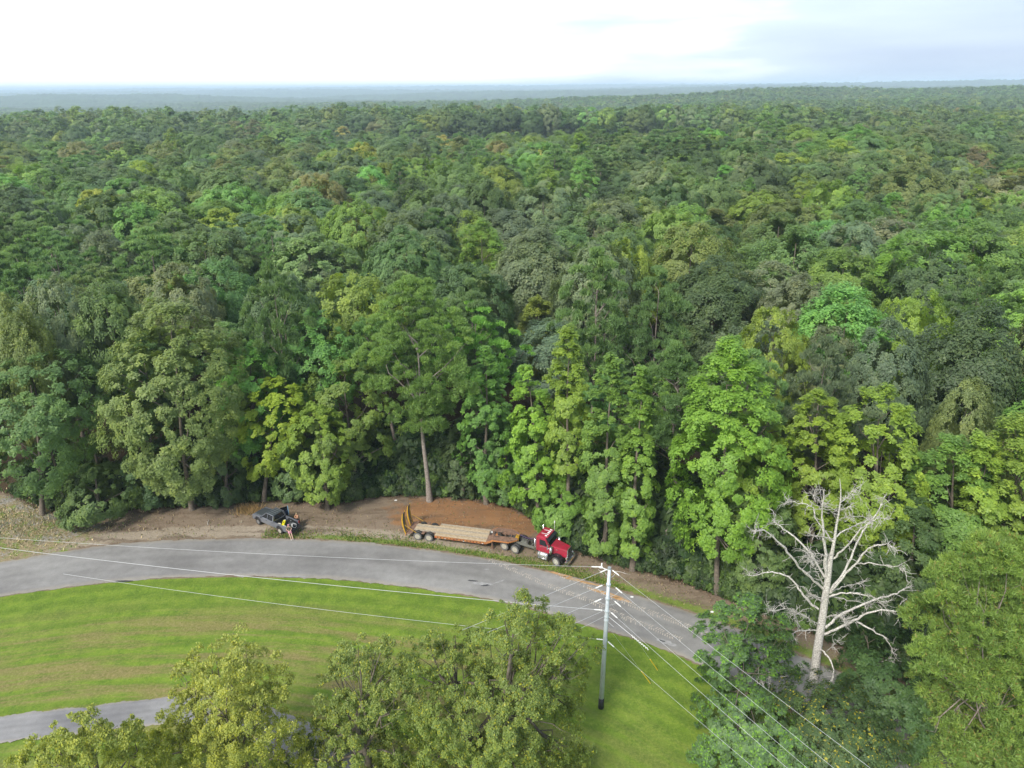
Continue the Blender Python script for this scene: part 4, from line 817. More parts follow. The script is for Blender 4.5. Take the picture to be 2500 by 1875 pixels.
# ------------------------------------------------------------------ vehicles
M_TY = mat('tyre_rubber', (.035, .034, .033), .85, 0, var=.3, scale=9); M_TYD = mat('tyre_dusty', (.16, .155, .15), .9, 0, var=.35, scale=7)
M_RIM = mat('rim_tan_grey', (.50, .46, .38), .5, .2, var=.2, scale=6); M_RIMG = mat('rim_grey', (.36, .37, .38), .4, .6, var=.2)
M_GL = mat('glass_dark', (.012, .014, .018), .08, 0, var=0, spec=.7); M_CHR = mat('chrome', (.78, .79, .80), .16, .95, var=.08)
def wheel(parent, x, y, r=.52, w=.28, side=-1, rim=M_RIM, tyre=M_TY, name='wheel', steer=0, dish=.05, wall=M_TYD, lugs=10):
    e = empty(name, (x, y, r)); e.parent = parent; e.rotation_euler = (0, 0, steer)
    h = w/2
    MB().ring([(r*.60, -h*.85), (r*.72, -h), (r*.93, -h*.93), (r, -h*.62), (r, h*.62), (r*.93, h*.93), (r*.72, h), (r*.60, h*.85)], (0, 0, 0), 28).build('tyre', tyre, e)
    MB().ring([(r*.93, side*h*.95), (r*.70, side*h*1.02), (r*.66, side*h*1.0)], (0, 0, 0), 28).build('sidewall', wall, e)
    b = MB().ring([(r*.60, side*h*1.03), (r*.57, side*h*.98), (r*.50, side*(h*.98-dish)), (r*.24, side*(h*.9-dish*2)), (r*.22, side*(h*.9)), (.03, side*h*.95)], (0, 0, 0), 24)
    b.build('rim', rim, e)
    b = MB()
    for k in range(lugs):
        a = k*2*math.pi/lugs; b.box((r*.36*math.cos(a), side*(h*.95-dish*1.4), r*.36*math.sin(a)), (.035, .03, .035))
    b.build('lug_nuts', M_BLK, e); return e
def veh(name, o, ang, **k): return empty(name, (o[0], o[1], 0.02), ang, **k)
# ---- pickup
rw, fw = P(685.8, 1303.0), P(631.5, 1279.5); hd = (fw-rw)[:2]; ang = math.atan2(hd[1], hd[0]); ln = np.linalg.norm(hd)
f2 = np.array([math.cos(ang), math.sin(ang)]); l2 = np.array([-f2[1], f2[0]])
pk = veh('pickup_truck', rw[:2]-l2*.88, ang, label='silver grey crew-cab pickup parked on the dirt with its tailgate down', cat='pickup')
M_PB = mat('paint_silver_grey', (.23, .245, .285), .32, .45, var=.06, scale=1.5, coat=.4); M_PH = mat('paint_grey_sky_reflection', (.085, .10, .108), .5, .35, var=.15, scale=2)  # hood and roof: same paint, darkened for the sky it reflects
WB = 3.65
def arch(cx, r, z0, n=9): return [(cx+r*math.cos(a), z0+r*math.sin(a)) for a in np.linspace(math.pi, 0, n)]
zb = .52
prof = [(1.02, zb)]+[(WB-.50, zb)]+arch(WB, .50, zb+.02)[1:-1]+[(WB+.50, zb), (WB+.92, .50), (WB+1.0, .72), (WB+.96, 1.05), (WB+.80, 1.17), (2.98, 1.27), (1.02, 1.20)]
MB().prism(prof, -.95, .95).build('body', M_PB, pk, bevel=.05)
MB().hexa([(3.05, -.78, 1.265), (4.35, -.70, 1.17), (4.35, .70, 1.17), (3.05, .78, 1.265)], [(3.05, -.74, 1.32), (4.3, -.64, 1.235), (4.3, .64, 1.235), (3.05, .74, 1.32)]).build('hood', M_PH, pk, bevel=.02)
MB().hexa([(1.06, -.90, 1.19), (3.05, -.88, 1.24), (3.05, .88, 1.24), (1.06, .90, 1.19)], [(1.16, -.70, 1.80), (2.35, -.68, 1.83), (2.35, .68, 1.83), (1.16, .70, 1.80)]).build('cab_glass', M_GL, pk, bevel=.03)
rf = MB().hexa([(1.12, -.73, 1.80), (2.42, -.71, 1.82), (2.42, .71, 1.82), (1.12, .73, 1.80)], [(1.2, -.66, 1.885), (2.30, -.64, 1.90), (2.30, .64, 1.90), (1.2, .66, 1.885)]).build('roof', M_PH, pk, bevel=.03)
for y in (-.45, -.15, .15, .45):
    MB().box((1.75, y, 1.905), (.95, .05, .02)).build('roof_rib', M_PB, rf)
for s in (-1, 1):
    for (a, b, r) in (((1.08, .915, 1.2), (1.18, .70, 1.82), .055), ((3.05, .90, 1.25), (2.36, .69, 1.85), .04), ((2.05, .915, 1.22), (2.02, .715, 1.83), .03), ((1.18, .71, 1.835), (2.36, .69, 1.855), .035)):
        MB().tube([(a[0], s*a[1], a[2]), (b[0], s*b[1], b[2])], r, 6).build('pillar', M_PB, pk)
    MB().box((1.10, s*.80, 1.5), (.10, .16, .6), (s*.33, 0, 0)).build('rear_pillar', M_PB, pk)
    d = MB().box((2.53, s*.953, .90), (.92, .012, .54)).build('door', M_PB, pk, bevel=.01); MB().box((2.16, s*.975, 1.06), (.16, .03, .03)).build('handle', M_BLK, d)
    if s > 0: d = MB().box((1.56, s*.953, .90), (.94, .012, .54)).build('door', M_PB, pk, bevel=.01); MB().box((1.2, s*.975, 1.06), (.16, .03, .03)).build('handle', M_BLK, d)
    MB().box((2.98, s*1.05, 1.28), (.12, .22, .16)).build('mirror', M_PB, pk, bevel=.02)
    for cx in (0, WB):
        o = arch(cx, .58, zb, 11); i = arch(cx, .47, zb, 11)[::-1]; 
        b = MB()
        for k in range(10): b.prism([o[k], o[k+1], i[9-k], i[10-k]], s*.93 if s > 0 else -.985, .985 if s > 0 else s*.93)
        b.build('fender_flare', mat('flare_dark', (.075, .075, .09), .6), pk)
        wheel(pk, cx, s*.86, .405, .27, s, M_RIMG if cx else M_RIM, M_TY, wall=M_TY, lugs=6)
    # bed side
    sp_ = [(1.0, zb+.02)]+[(.50, zb)]+arch(0, .50, zb)[::-1][1:-1]+[(-.50, zb), (-1.12, .56), (-1.14, 1.16), (1.0, 1.19)]
    MB().prism(sp_, s*.86 if s > 0 else -.95, .95 if s > 0 else s*.86).build('bed_side', M_PB, pk, bevel=.015)
    MB().box((-.07, s*.90, 1.195), (2.12, .11, .03)).build('bed_rail', M_PB if s > 0 else M_BLK, pk)
    MB().box((-1.15, s*.905, .98), (.04, .13, .30)).build('tail_light', mat('lens_red', (.38, .012, .015), .25, 0, var=.1), pk, bevel=.01)
    MB().box((WB+.94, s*.75, .93), (.1, .30, .16)).build('headlight', M_CHR, pk, bevel=.02)
    MB().box((.05, s*.76, .86), (.85, .22, .28)).build('wheel_well', M_BLK, pk, bevel=.03)
MB().box((-.08, 0, .70), (2.16, 1.74, .05)).build('bed_floor', M_BLK, pk); MB().box((1.0, 0, .95), (.04, 1.74, .5)).build('bed_front', M_BLK, pk)
MB().box((-1.42, 0, .70), (.52, 1.62, .06)).build('tailgate', M_BLK, pk, bevel=.01)
MB().box((-1.22, 0, .50), (.16, 1.75, .17)).build('rear_bumper', M_CHR, pk, bevel=.03); MB().box((WB+1.02, 0, .60), (.14, 1.8, .26)).build('front_bumper', M_BLK, pk, bevel=.04)
MB().box((WB+.98, 0, .92), (.05, 1.1, .28)).build('grille', M_BLK, pk, bevel=.01); MB().box((-1.3, .62, .52), (.06, .04, .04)).build('hitch', M_CHR, pk)
MB().box((1.5, 0, .42), (4.6, 1.2, .2)).build('underbody', M_BLK, pk)
# far rear door swung open
dr = empty('open_door', (2.02, -.95, .9)); dr.parent = pk; dr.rotation_euler = (0, 0, R_(62)); 
MB().box((-.47, 0, 0), (.94, .09, .60)).build('door_panel', mat('door_blue_black', (.012, .018, .05), .4), dr, bevel=.02); MB().box((-.47, -.0, .58), (.80, .03, .52)).build('window', M_GL, dr)
MB().box((-.94, 0, .28), (.07, .13, 1.16)).build('door_edge', mat('edge_light_blue', (.16, .42, .66), .35), dr, bevel=.01)
def PKP(x, y, z): return (pk.location.x+f2[0]*x+l2[0]*y, pk.location.y+f2[1]*x+l2[1]*y, z)
def onpk(name, x, y, z, rz, **k): return empty(name, PKP(x, y, z), ang+rz, **k)
e = onpk('yellow_case', .15, .18, .745, R_(-52), label='bright yellow elongated case lying across the pickup bed', cat='case')
MB().box((0, 0, .17), (1.05, .30, .30)).build('body', mat('plastic_yellow', (.80, .72, .02), .35, 0, var=.06), e, bevel=.04); MB().box((.56, 0, .18), (.07, .26, .26)).build('end_cap', M_INS, e, bevel=.02); MB().box((0, 0, .34), (.3, .05, .03)).build('handle', M_BLK, e)
def sack(nm, x, y, z, s, c, lb, seed):
    import bmesh
    bm = bmesh.new(); bmesh.ops.create_icosphere(bm, subdivisions=3, radius=1); rs = np.random.RandomState(seed); ph = rs.rand(6)*6
    for v in bm.verts:
        f = 1+.13*math.sin(3*v.co.x+ph[0])*math.sin(4*v.co.y+ph[1])+.07*math.sin(7*v.co.z+5*v.co.x+ph[2]); v.co = Vector((v.co.x*s[0]*f, v.co.y*s[1]*f, max(v.co.z, -.7)*s[2]*f+.7*s[2]))
    me = bpy.data.meshes.new(nm); bm.to_mesh(me); me.materials.append(c)
    for p in me.polygons: p.use_smooth = True
    o = link(nm, me, None, PKP(x, y, z), label=lb, cat='bag'); return o
M_SK = mat('sack_cream', (.62, .58, .50), .8, 0, var=.2, scale=8)
sack('cream_sack', .55, .55, .745, (.26, .20, .17), M_SK, 'cream sack in the pickup bed beside the yellow case', 1)
sack('white_bag', -.35, .60, .745, (.30, .20, .17), mat('bag_white', (.74, .71, .68), .7, 0, var=.15), 'whitish lumpy bag in the pickup bed behind the seated person', 2)
sack('black_bundle', -.75, -.25, .745, (.42, .45, .34), M_BLK, 'large black bundle at the tailgate end of the pickup bed', 3)
fr_ = empty('folding_frame', PKP(-1.40, -.05, .75), ang, label='black folded seat with white tubular loops on the lowered tailgate', cat='folding chair')
a_ = np.linspace(0, 2*math.pi, 20)
for dx, rr_ in ((0, .27), (.16, .23)):
    V, F = tube(np.c_[dx+np.cos(a_)*.12+.05, np.sin(a_)*rr_, np.cos(a_)*.22+.28], .024, 6); link('tube_loop', qmesh('tube_loop', V, F, M_INS, None, True), fr_)
MB().box((.05, 0, .22), (.26, .44, .05), (0, .5, 0)).build('seat', M_BLK, fr_, bevel=.01); MB().box((.12, 0, .07), (.3, .5, .12)).build('base', M_BLK, fr_, bevel=.02)
sack('small_white_item', -.35, -.45, 1.08, (.07, .06, .05), M_INS, 'small white object lying on top of the large black bundle', 4)
# ---- lowboy trailer and red tractor
r1, r2 = P(1258, 1350.6), P(1357.9, 1382)      # ground points of the near rearmost drive wheel and the near steer wheel
a_t = math.atan2(r2[1]-r1[1], r2[0]-r1[0]); L_T = float(np.linalg.norm((r2-r1)[:2]))
ft = np.array([math.cos(a_t), math.sin(a_t)]); lt = np.array([-ft[1], ft[0]]); WBs = L_T+1.32; o_t = r1[:2]+lt*1.08-ft*1.32
tr = veh('semi_truck', o_t, a_t, label='red long-nosed semi truck tractor with chrome tank, front wheels turned, at the wood edge', cat='truck')
M_RED = mat('paint_red', (.42, .014, .045), .34, .1, col2=(.27, .03, .045), scale=2.2, coat=.5); M_FR = mat('frame_grey_green', (.20, .20, .17), .8, .1, var=.45, scale=4); M_GRS = mat('greasy_metal', (.09, .08, .07), .7, .2, var=.5, scale=6)
XC = WBs-2.45     # back wall of the cab
b = MB()
for s in (-1, 1): b.box(((WBs-.6)/2, s*.43, .93), (WBs+1.3, .09, .26))
for x in (-.9, .3, 1.0, 2.1, 2.9, XC+.6, WBs): b.box((x, 0, .93), (.12, .80, .2))
b.build('frame', M_FR, tr)
MB().prismz([(.1, -.42), (1.15, -.42), (1.3, 0), (1.15, .42), (.1, .42), (-.05, .12), (.35, 0), (-.05, -.12)], 1.10, 1.18).build('fifth_wheel', M_GRS, tr)
MB().box((2.0, 0, 1.08), (.9, .7, .05)).build('deck_plate', M_FR, tr); MB().box((2.35, -.02, 1.2), (.25, .5, .22)).box((2.75, .2, 1.2), (.3, .3, .3)).build('air_tanks', M_GRS, tr, bevel=.05)
for x in (0, 1.32):
    for s in (-1, 1):
        wheel(tr, x, s*1.08, .52, .28, s, M_RIM, dish=.10, name='drive_wheel'); wheel(tr, x, s*.76, .52, .28, s, M_RIM, dish=.02, name='inner_drive_wheel')
    MB().tube([(x, -.7, .52), (x, .7, .52)], .11, 10).build('axle', M_GRS, tr)
for s in (-1, 1): wheel(tr, WBs, s*1.02, .53, .30, s, mat('rim_pale', (.60, .58, .50), .45, .3, var=.15), dish=-.02, name='steer_wheel', steer=R_(-14))
b = MB(); b.prism([(XC, 1.15), (XC+1.62, 1.15), (XC+1.62, 2.05), (XC+1.40, 2.12), (XC+1.16, 2.86), (XC+.9, 2.97), (XC+.15, 2.97), (XC, 2.88)], -1.0, 1.0); cab = b.build('cab', M_RED, tr, bevel=.10)
b = MB(); b.box((XC+.72, 0, 2.95), (1.15, 1.7, .09)); b.build('roof_panel', M_RED, tr, bevel=.04)
hx0, hx1 = XC+1.55, WBs+.98
MB().hexa([(hx0, -.80, 1.05), (hx1, -.60, .95), (hx1, .60, .95), (hx0, .80, 1.05)], [(hx0, -.78, 2.08), (hx1, -.52, 1.86), (hx1, .52, 1.86), (hx0, .78, 2.08)]).build('hood', M_RED, tr, bevel=.09)
MB().box((hx0+.75, -.715, 1.72), (.22, .012, .07), (0, .06, -.13)).build('badge', M_CHR, tr)
MB().hexa([(XC+1.615, -.86, 2.05), (XC+1.60, -.86, 2.04), (XC+1.60, .86, 2.04), (XC+1.615, .86, 2.05)], [(XC+1.20, -.80, 2.74), (XC+1.17, -.80, 2.72), (XC+1.17, .80, 2.72), (XC+1.20, .80, 2.74)]).build('windshield', M_GL, tr)
MB().hexa([(XC+1.50, -.98, 2.62), (XC+1.12, -.98, 2.90), (XC+1.12, .98, 2.90), (XC+1.50, .98, 2.62)], [(XC+1.50, -.98, 2.65), (XC+1.13, -.98, 2.94), (XC+1.13, .98, 2.94), (XC+1.50, .98, 2.65)]).build('sun_visor', mat('visor_dark', (.03, .045, .05), .3), tr)
for i, y in enumerate((-.62, -.3, 0, .3, .62)): MB().box((XC+1.0, y, 3.04), (.26, .09, .09)).build('marker_light', M_INS, tr, bevel=.02)
for y in (-.35, .35): MB().tube([(XC+.35, y, 3.03), (XC+.95, y, 3.06)], .035, 6).tube([(XC+.95, y, 3.06), (XC+1.02, y, 3.07)], .06, 8).build('air_horn', M_CHR, tr)
for s in (-1, 1):
    MB().prism([(XC+.42, 1.98), (XC+1.36, 1.94), (XC+1.08, 2.62), (XC+.42, 2.66)], s*1.0 if s > 0 else -1.012, 1.012 if s > 0 else s*1.0).build('side_window', M_GL, tr)
    d = MB().box((XC+.92, s*1.005, 1.52), (1.0, .014, .66)).build('door', M_RED, tr, bevel=.02); MB().box((XC+.55, s*1.03, 1.78), (.2, .03, .05)).build('handle', M_CHR, d)
    MB().box((XC+.95, s*1.03, 1.87), (.5, .02, .04)).build('chrome_strip', M_CHR, tr)
    o, i = arch(WBs, .80, .55, 11), arch(WBs, .68, .55, 11)[::-1]; b = MB()
    for k in range(10): b.prism([o[k], o[k+1], i[9-k], i[10-k]], s*.72 if s > 0 else -1.2, 1.2 if s > 0 else s*.72)
    b.build('fender', mat('fender_black', (.02, .02, .024), .35), tr)
    MB().box((WBs-.86, s*1.0, .52), (.03, .42, .5), (0, .08, 0)).build('mud_flap', M_BLK, tr)
    MB().box((hx1+.08, s*.78, 1.12), (.22, .36, .24)).build('headlight', M_CHR, tr, bevel=.05)
    MB().tube([(XC+.25, s*.92, .82), (XC+1.45, s*.92, .82)], .335, 20).build('fuel_tank', mat('tank_chrome', (.80, .80, .78), .25, .8, var=.12, scale=5), tr, smooth=True)
    b = MB()
    for x in (XC+.4, XC+1.2): b.tube([(x, s*.92, .82), (x+.05, s*.92, .82)], .35, 20)
    b.box((XC+.85, s*1.2, .50), (1.15, .18, .05)); b.build('tank_strap_and_step', M_CHR, tr)
    MB().tube([(XC-.12, s*1.02, .75), (XC-.12, s*1.02, 2.55 if s < 0 else 3.15)], .085, 12).build('exhaust_stack', M_CHR, tr, smooth=True)
    MB().tube([(XC+1.78, s*1.05, 1.25), (XC+1.78, s*1.05, 2.0)], .17, 14).tube([(XC+1.78, s*1.05, 2.02), (XC+1.78, s*1.05, 2.12)], .19, 14).build('air_cleaner', M_CHR, tr, smooth=True)
    m = MB().box((XC+1.62, s*1.52, 2.30), (.07, .24, .46)).build('mirror', M_CHR, tr, bevel=.02); MB().tube([(XC+1.45, s*1.0, 2.6), (XC+1.62, s*1.5, 2.6), (XC+1.62, s*1.5, 2.0), (XC+1.45, s*1.0, 2.0)], .018, 5).build('mirror_bracket', M_CHR, m)
MB().tube([(XC+1.3, .75, 3.0), (XC+1.3, .8, 3.9)], .015, 5).tube([(XC+1.3, .8, 3.9), (XC+1.3, .8, 4.15)], .055, 8).build('antenna', M_INS, tr)
b = MB(); b.box((hx1+.03, 0, 1.38), (.10, 1.16, 1.10)); gl = b.build('grille_surround', M_CHR, tr, bevel=.06); MB().box((hx1+.075, 0, 1.38), (.04, .94, .92)).build('grille', M_BLK, gl)
b = MB()
for i in range(13): b.box((hx1+.10, -.42+.07*i, 1.38), (.02, .014, .9))
b.build('grille_bars', M_CHR, gl)
MB().prismz([(hx1+.02, -1.12), (hx1+.28, -1.0), (hx1+.36, -.5), (hx1+.36, .5), (hx1+.28, 1.0), (hx1+.02, 1.12)], .45, .82).build('bumper', M_CHR, tr, bevel=.03)
MB().box((hx1+.37, 0, .66), (.02, .5, .16)).build('bumper_plate', mat('plate_orange', (.45, .27, .10), .6), tr)
MB().box((XC+1.0, 0, .95), (2.6, .9, .5)).build('engine_and_belly', M_GRS, tr)
t = np.linspace(0, 1, 40); hz_ = np.c_[.9+(XC-1.1)*t, .12+.3*t+.07*np.sin(t*60), 1.75-.35*np.sin(t*math.pi)*1.2+.07*np.cos(t*60)+.1*t]
V, F = tube(hz_, .028, 5); link('air_hose', qmesh('air_hose', V, F, mat('hose_purple', (.13, .08, .20), .5), None, True), tr)
V, F = tube(hz_*[1, 1, 1]+[0, -.25, -.1], .022, 5); link('air_hose', qmesh('air_hose', V, F, M_BLK, None, True), tr)
# trailer: origin under its rear axle; the king pin sits on the fifth wheel
kp = o_t+ft*.66; ra_ = P(1020.3, 1319.5)[:2]
l0 = np.array([.2, .98]); oa = ra_+l0*1.2; a_r = math.atan2(kp[1]-oa[1], kp[0]-oa[0]); KX = float(np.linalg.norm(kp-oa))
tl = veh('lowboy_trailer', oa, a_r, label='orange lowboy trailer with a weathered plank deck and raised yellow loading ramps', cat='trailer')
M_ORG = mat('paint_rusty_orange', (.50, .20, .055), .65, .05, var=.1, scale=5, col2=(.27, .12, .065)); M_RST = mat('rusty_steel_brown', (.26, .155, .105), .85, .1, scale=3.5, col2=(.14, .085, .06)); M_YO = mat('ramp_yellow', (.56, .32, .03), .6, .05, var=.25, scale=4)
M_WDS = [mat('deck_plank_%s' % n, c, .9, 0, scale=4, col2=c2, bump=.3) for n, c, c2 in (('pale', (.50, .40, .27), (.36, .275, .18)), ('warm', (.47, .36, .23), (.30, .22, .14)), ('grey', (.42, .36, .28), (.27, .225, .165)))]
DZ, X0, X1 = .93, 2.05, KX-2.95
for x in (0, 1.32):
    for s in (-1, 1): wheel(tl, x, s*1.06, .50, .30, s, M_RIM, dish=.09, name='trailer_wheel'); wheel(tl, x, s*.72, .50, .28, s, M_RIM, dish=.02, name='inner_trailer_wheel')
    MB().tube([(x, -.6, .5), (x, .6, .5)], .09, 8).build('axle', M_GRS, tl)
rs = np.random.RandomState(9)
for s in (-1, 1):
    sd_r = MB().box(((X0+X1)/2, s*1.27, DZ-.12), (X1-X0, .07, .24)).build('side_rail', M_ORG, tl, bevel=.01)
    for i in range(15): MB().box((X0+.35+i*(X1-X0-.6)/14, s*1.31, DZ-.10), (.13, .012, .10)).build('tie_slot', M_BLK, sd_r)
    for i in range(6): MB().box((X0+.15+i*(X1-X0-.5)/5, s*1.312, DZ-.20), (.16, .01, .05)).build('reflector', M_INS if i % 2 else mat('reflector_red', (.5, .03, .02), .4), sd_r)
    MB().box((.66, s*.55, DZ-.12), (3.3, .1, .26)).build('inner_rail', M_RST, tl)
    MB().box((.66, s*.98, DZ+.02), (.34, .5, .05)).build('wheel_gap_plate', M_RST, tl)
yy = np.linspace(-1.22, 1.22, 10)
for i in range(9):
    w_ = yy[1]-yy[0]; c = (yy[i]+yy[i+1])/2; j = rs.uniform(-.03, .03); mid = abs(c) < .58
    xa = -.55+j if mid else X0+j
    MB().box(((xa+X1)/2, c, DZ+.025+rs.uniform(-.008, .008)), (X1-xa, w_-.022, .05)).build('plank', M_WDS[i % 3 if i not in (3, 4) else 0], tl)
MB().box(((X0+X1)/2, 0, DZ-.22), (X1-X0, 2.4, .1)).build('deck_frame', M_GRS, tl)
MB().hexa([(-1.35, -1.24, .62), (-.55, -1.24, .90), (-.55, 1.24, .90), (-1.35, 1.24, .62)], [(-1.35, -1.24, .68), (-.55, -1.24, .97), (-.55, 1.24, .97), (-1.35, 1.24, .68)]).build('rear_slope_plate', M_RST, tl)
MB().box((-1.38, 0, .55), (.10, 2.5, .22)).build('rear_beam', M_ORG, tl)
# gooseneck
GZ = 1.32
gx0, gx1 = X1+.75, KX+.55
MB().hexa([(X1, -1.24, DZ-.25), (gx0, -1.24, GZ-.20), (gx0, 1.24, GZ-.20), (X1, 1.24, DZ-.25)], [(X1, -1.24, DZ+.02), (gx0, -1.24, GZ), (gx0, 1.24, GZ), (X1, 1.24, DZ+.02)]).build('gooseneck_slope', M_RST, tl)
for s in (-1, 1): MB().prismz([(gx0, s*.45), (gx1-.1, s*.45), (gx1-.1, s*.62), (gx1-.95, s*1.26), (gx0, s*1.26)], GZ-.03, GZ+.02).build('gooseneck_wing', M_RST, tl); MB().hexa([(X1-.05, s*1.25, DZ-.26), (gx0, s*1.25, GZ-.22), (gx0, s*1.29, GZ-.22), (X1-.05, s*1.29, DZ-.26)], [(X1-.05, s*1.25, DZ), (gx0, s*1.25, GZ+.02), (gx0, s*1.29, GZ+.02), (X1-.05, s*1.29, DZ)]).build('edge_rail', M_ORG, tl); MB().box(((gx0+gx1-.95)/2, s*1.275, GZ-.07), (gx1-.95-gx0, .05, .16)).build('edge_rail', M_ORG, tl)
for s in (-1, 1): MB().hexa([(gx1-.95, s*1.25, GZ-.14), (gx1-.1, s*.62, GZ-.14), (gx1-.1, s*.66, GZ-.14), (gx1-.95, s*1.30, GZ-.14)], [(gx1-.95, s*1.25, GZ+.01), (gx1-.1, s*.62, GZ+.01), (gx1-.1, s*.66, GZ+.01), (gx1-.95, s*1.30, GZ+.01)]).build('edge_rail', M_ORG, tl); MB().box(((gx0+gx1)/2, s*.43, GZ-.08), (gx1-gx0, .10, .30)).build('neck_beam', M_RST, tl)
MB().box((KX+.35, 0, GZ-.02), (.42, .80, .10)).build('front_plate', M_YO, tl); MB().box((gx1-.04, 0, GZ+.02), (.06, 1.1, .3)).build('front_plate', M_YO, tl)
MB().box((gx0+.35, 0, GZ-.04), (.55, .78, .06)).build('winch_tray', M_ORG, tl); MB().box((KX-.35, 0, GZ-.10), (.08, .8, .2)).build('cross_member', M_RST, tl); MB().box((KX-1.0, 0, GZ-.10), (.08, .8, .2)).build('cross_member', M_RST, tl)
b = MB()
for i in range(9): q = np.array([gx0-.5+rs.rand()*1.2, rs.uniform(-.5, .5), GZ+.02]); d = unit(rs.randn(3)*[1, 1, .3])*.3; b.tube([q-d, q, q+d*.8+[0, 0, .1]], .035, 5)
b.box((gx0+.5, -.1, GZ+.12), (.34, .3, .25), (0, 0, .4)).box((gx0-.55, .1, DZ+.36), (.2, .3, .2), (.3, 0, .2)); b.build('chains_and_binders', M_GRS, tl)
MB().box((gx0-.45, .2, DZ+.42), (.22, .26, .06), (.2, .3, .5)).build('white_rag', M_INS, tl)
for s in (-1, 1): lg = MB().box((gx0-.1, s*1.0, .62), (.13, .13, .95)).build('landing_leg', M_RST, tl); MB().box((gx0-.1, s*1.0, .13), (.32, .32, .05)).build('foot_plate', M_RST, lg)
# ramps stand up at the tail
for s in (-1, 1):
    rp_ = empty('loading_ramp', (-1.40, s*.82, .68)); rp_.parent = tl; rp_.rotation_euler = (0, R_(-7), 0)
    b = MB()
    for y in (-.36, .36): b.prism([(.06, 0), (-.05, 0), (-.20, .9), (-.16, 1.8), (.08, 2.55), (.14, 2.50), (-.02, 1.8), (-.04, .9)], y-.035, y+.035)
    b.build('ramp_side', M_YO, rp_)
    for i in range(14):
        z = .15+i*.17; x = np.interp(z, [0, .9, 1.8, 2.55], [0, -.12, -.09, .10]); MB().box((x, 0, z), (.05, .66, .10)).build('ramp_cleat', mat('cleat_grey', (.11, .10, .085), .8, .1), rp_)
    MB().tube([(-.1, s*1.2, .98), (-1.42, s*1.15, 1.75)], .028, 6).build('ramp_strut', M_YO, tl)
# ------------------------------------------------------------------ people
def person(label, loc, rz, J, rad, skin, clothes, hair, sit=0):
    """J: joints in metres (x forward, y left, z up), skin grown over them; clothes: parts fitted over the body"""
    root = empty('person', loc, rz, label=label, cat='person')
    names_ = [k for k in J if k != 'face']; ix = {n: i for i, n in enumerate(names_)}
    E = [('pelvis','belly'),('belly','chest'),('chest','neck'),('neck','head'),('head','crown'),('chest','shl'),('shl','ell'),('ell','wrl'),('wrl','hal'),('chest','shr'),('shr','elr'),('elr','wrr'),('wrr','har'),('pelvis','hil'),('hil','knl'),('knl','anl'),('anl','tol'),('pelvis','hir'),('hir','knr'),('knr','anr'),('anr','tor')]
    V = [Vector(J[n]) for n in names_]; Rd = [rad.get(n, .05) for n in names_]; Ed = [(ix[a], ix[b]) for a, b in E]
    for h, w, sgn in (('hal', 'wrl', 1), ('har', 'wrr', -1)):          # fingers rooted in the palm
        d = (Vector(J[h])-Vector(J[w])).normalized(); side = d.cross(Vector((0, 0, 1))).normalized()
        for k, ln_ in enumerate((.075, .085, .08, .062)):
            r0 = Vector(J[h])+side*(.026-.017*k); i0 = len(V); V += [r0+d*.03, r0+d*(.03+ln_*.55)+Vector((0, 0, -.01)), r0+d*(.03+ln_)+Vector((0, 0, -.028))]; Rd += [.0095, .0085, .007]; Ed += [(ix[h], i0), (i0, i0+1), (i0+1, i0+2)]
        i0 = len(V); t0_ = Vector(J[w]).lerp(Vector(J[h]), .45); V += [t0_+side*.04, t0_+side*.055+d*.045]; Rd += [.011, .009]; Ed += [(ix[w], i0), (i0, i0+1)]
    me = bpy.data.meshes.new('body'); me.from_pydata([tuple(v) for v in V], Ed, []); me.materials.append(skin)
    o = link('body', me, root); sk = o.modifiers.new('skin', 'SKIN'); sk.use_smooth_shade = True
    for i, v in enumerate(me.skin_vertices[0].data): v.radius = (Rd[i], Rd[i]); v.use_root = (i == 0)
    sb = o.modifiers.new('sub', 'SUBSURF'); sb.levels = sb.render_levels = 1
    def blob(nm, c, s, m, rot=(0, 0, 0)):
        import bmesh
        bm = bmesh.new(); bmesh.ops.create_icosphere(bm, subdivisions=2, radius=1); q = bpy.data.meshes.new(nm); bmesh.ops.scale(bm, vec=s, verts=bm.verts); bm.to_mesh(q); q.materials.append(m)
        for p in q.polygons: p.use_smooth = True
        ob = link(nm, q, root, c); ob.rotation_euler = rot; return ob
    hd_ = Vector(J['head']); fw_ = Vector((math.cos(J.get('face', (0,))[0]), math.sin(J.get('face', (0,))[0]), 0))
    blob('head_hair', hd_+Vector((0, 0, .045))-fw_*.018, (.098, .088, .095), hair)
    blob('nose', hd_+fw_*.098+Vector((0, 0, -.01)), (.018, .014, .022), skin)
    for s_ in (-1, 1): sd2 = Vector((-fw_.y, fw_.x, 0))*s_; blob('eye', hd_+fw_*.084+sd2*.032+Vector((0, 0, .018)), (.012, .012, .009), M_BLK); blob('ear', hd_+sd2*.088, (.02, .012, .03), skin)
    blob('mouth', hd_+fw_*.086+Vector((0, 0, -.045)), (.012, .022, .006), mat('lips', (.35, .12, .10), .6))
    for nm, chain, rr2, m in clothes:
        pts = [np.array(J[c]) if isinstance(c, str) else np.array(c) for c in chain]
        pp = [pts[0]]; 
        for a2, b2 in zip(pts[:-1], pts[1:]): pp += [a2+(b2-a2)*f for f in (.33, .66, 1)]
        V2, F2 = tube(np.array(pp), np.interp(np.linspace(0, 1, len(pp)), np.linspace(0, 1, len(rr2)), rr2), 12); link(nm, qmesh(nm, V2, F2, m, None, True), root)
    return root
RADS = dict(pelvis=.13, belly=.125, chest=.145, neck=.055, head=.092, crown=.07, shl=.06, ell=.043, wrl=.03, hal=.036, shr=.06, elr=.043, wrr=.03, har=.036, hil=.09, knl=.06, anl=.042, tol=.036, hir=.09, knr=.06, anr=.042, tor=.036, )
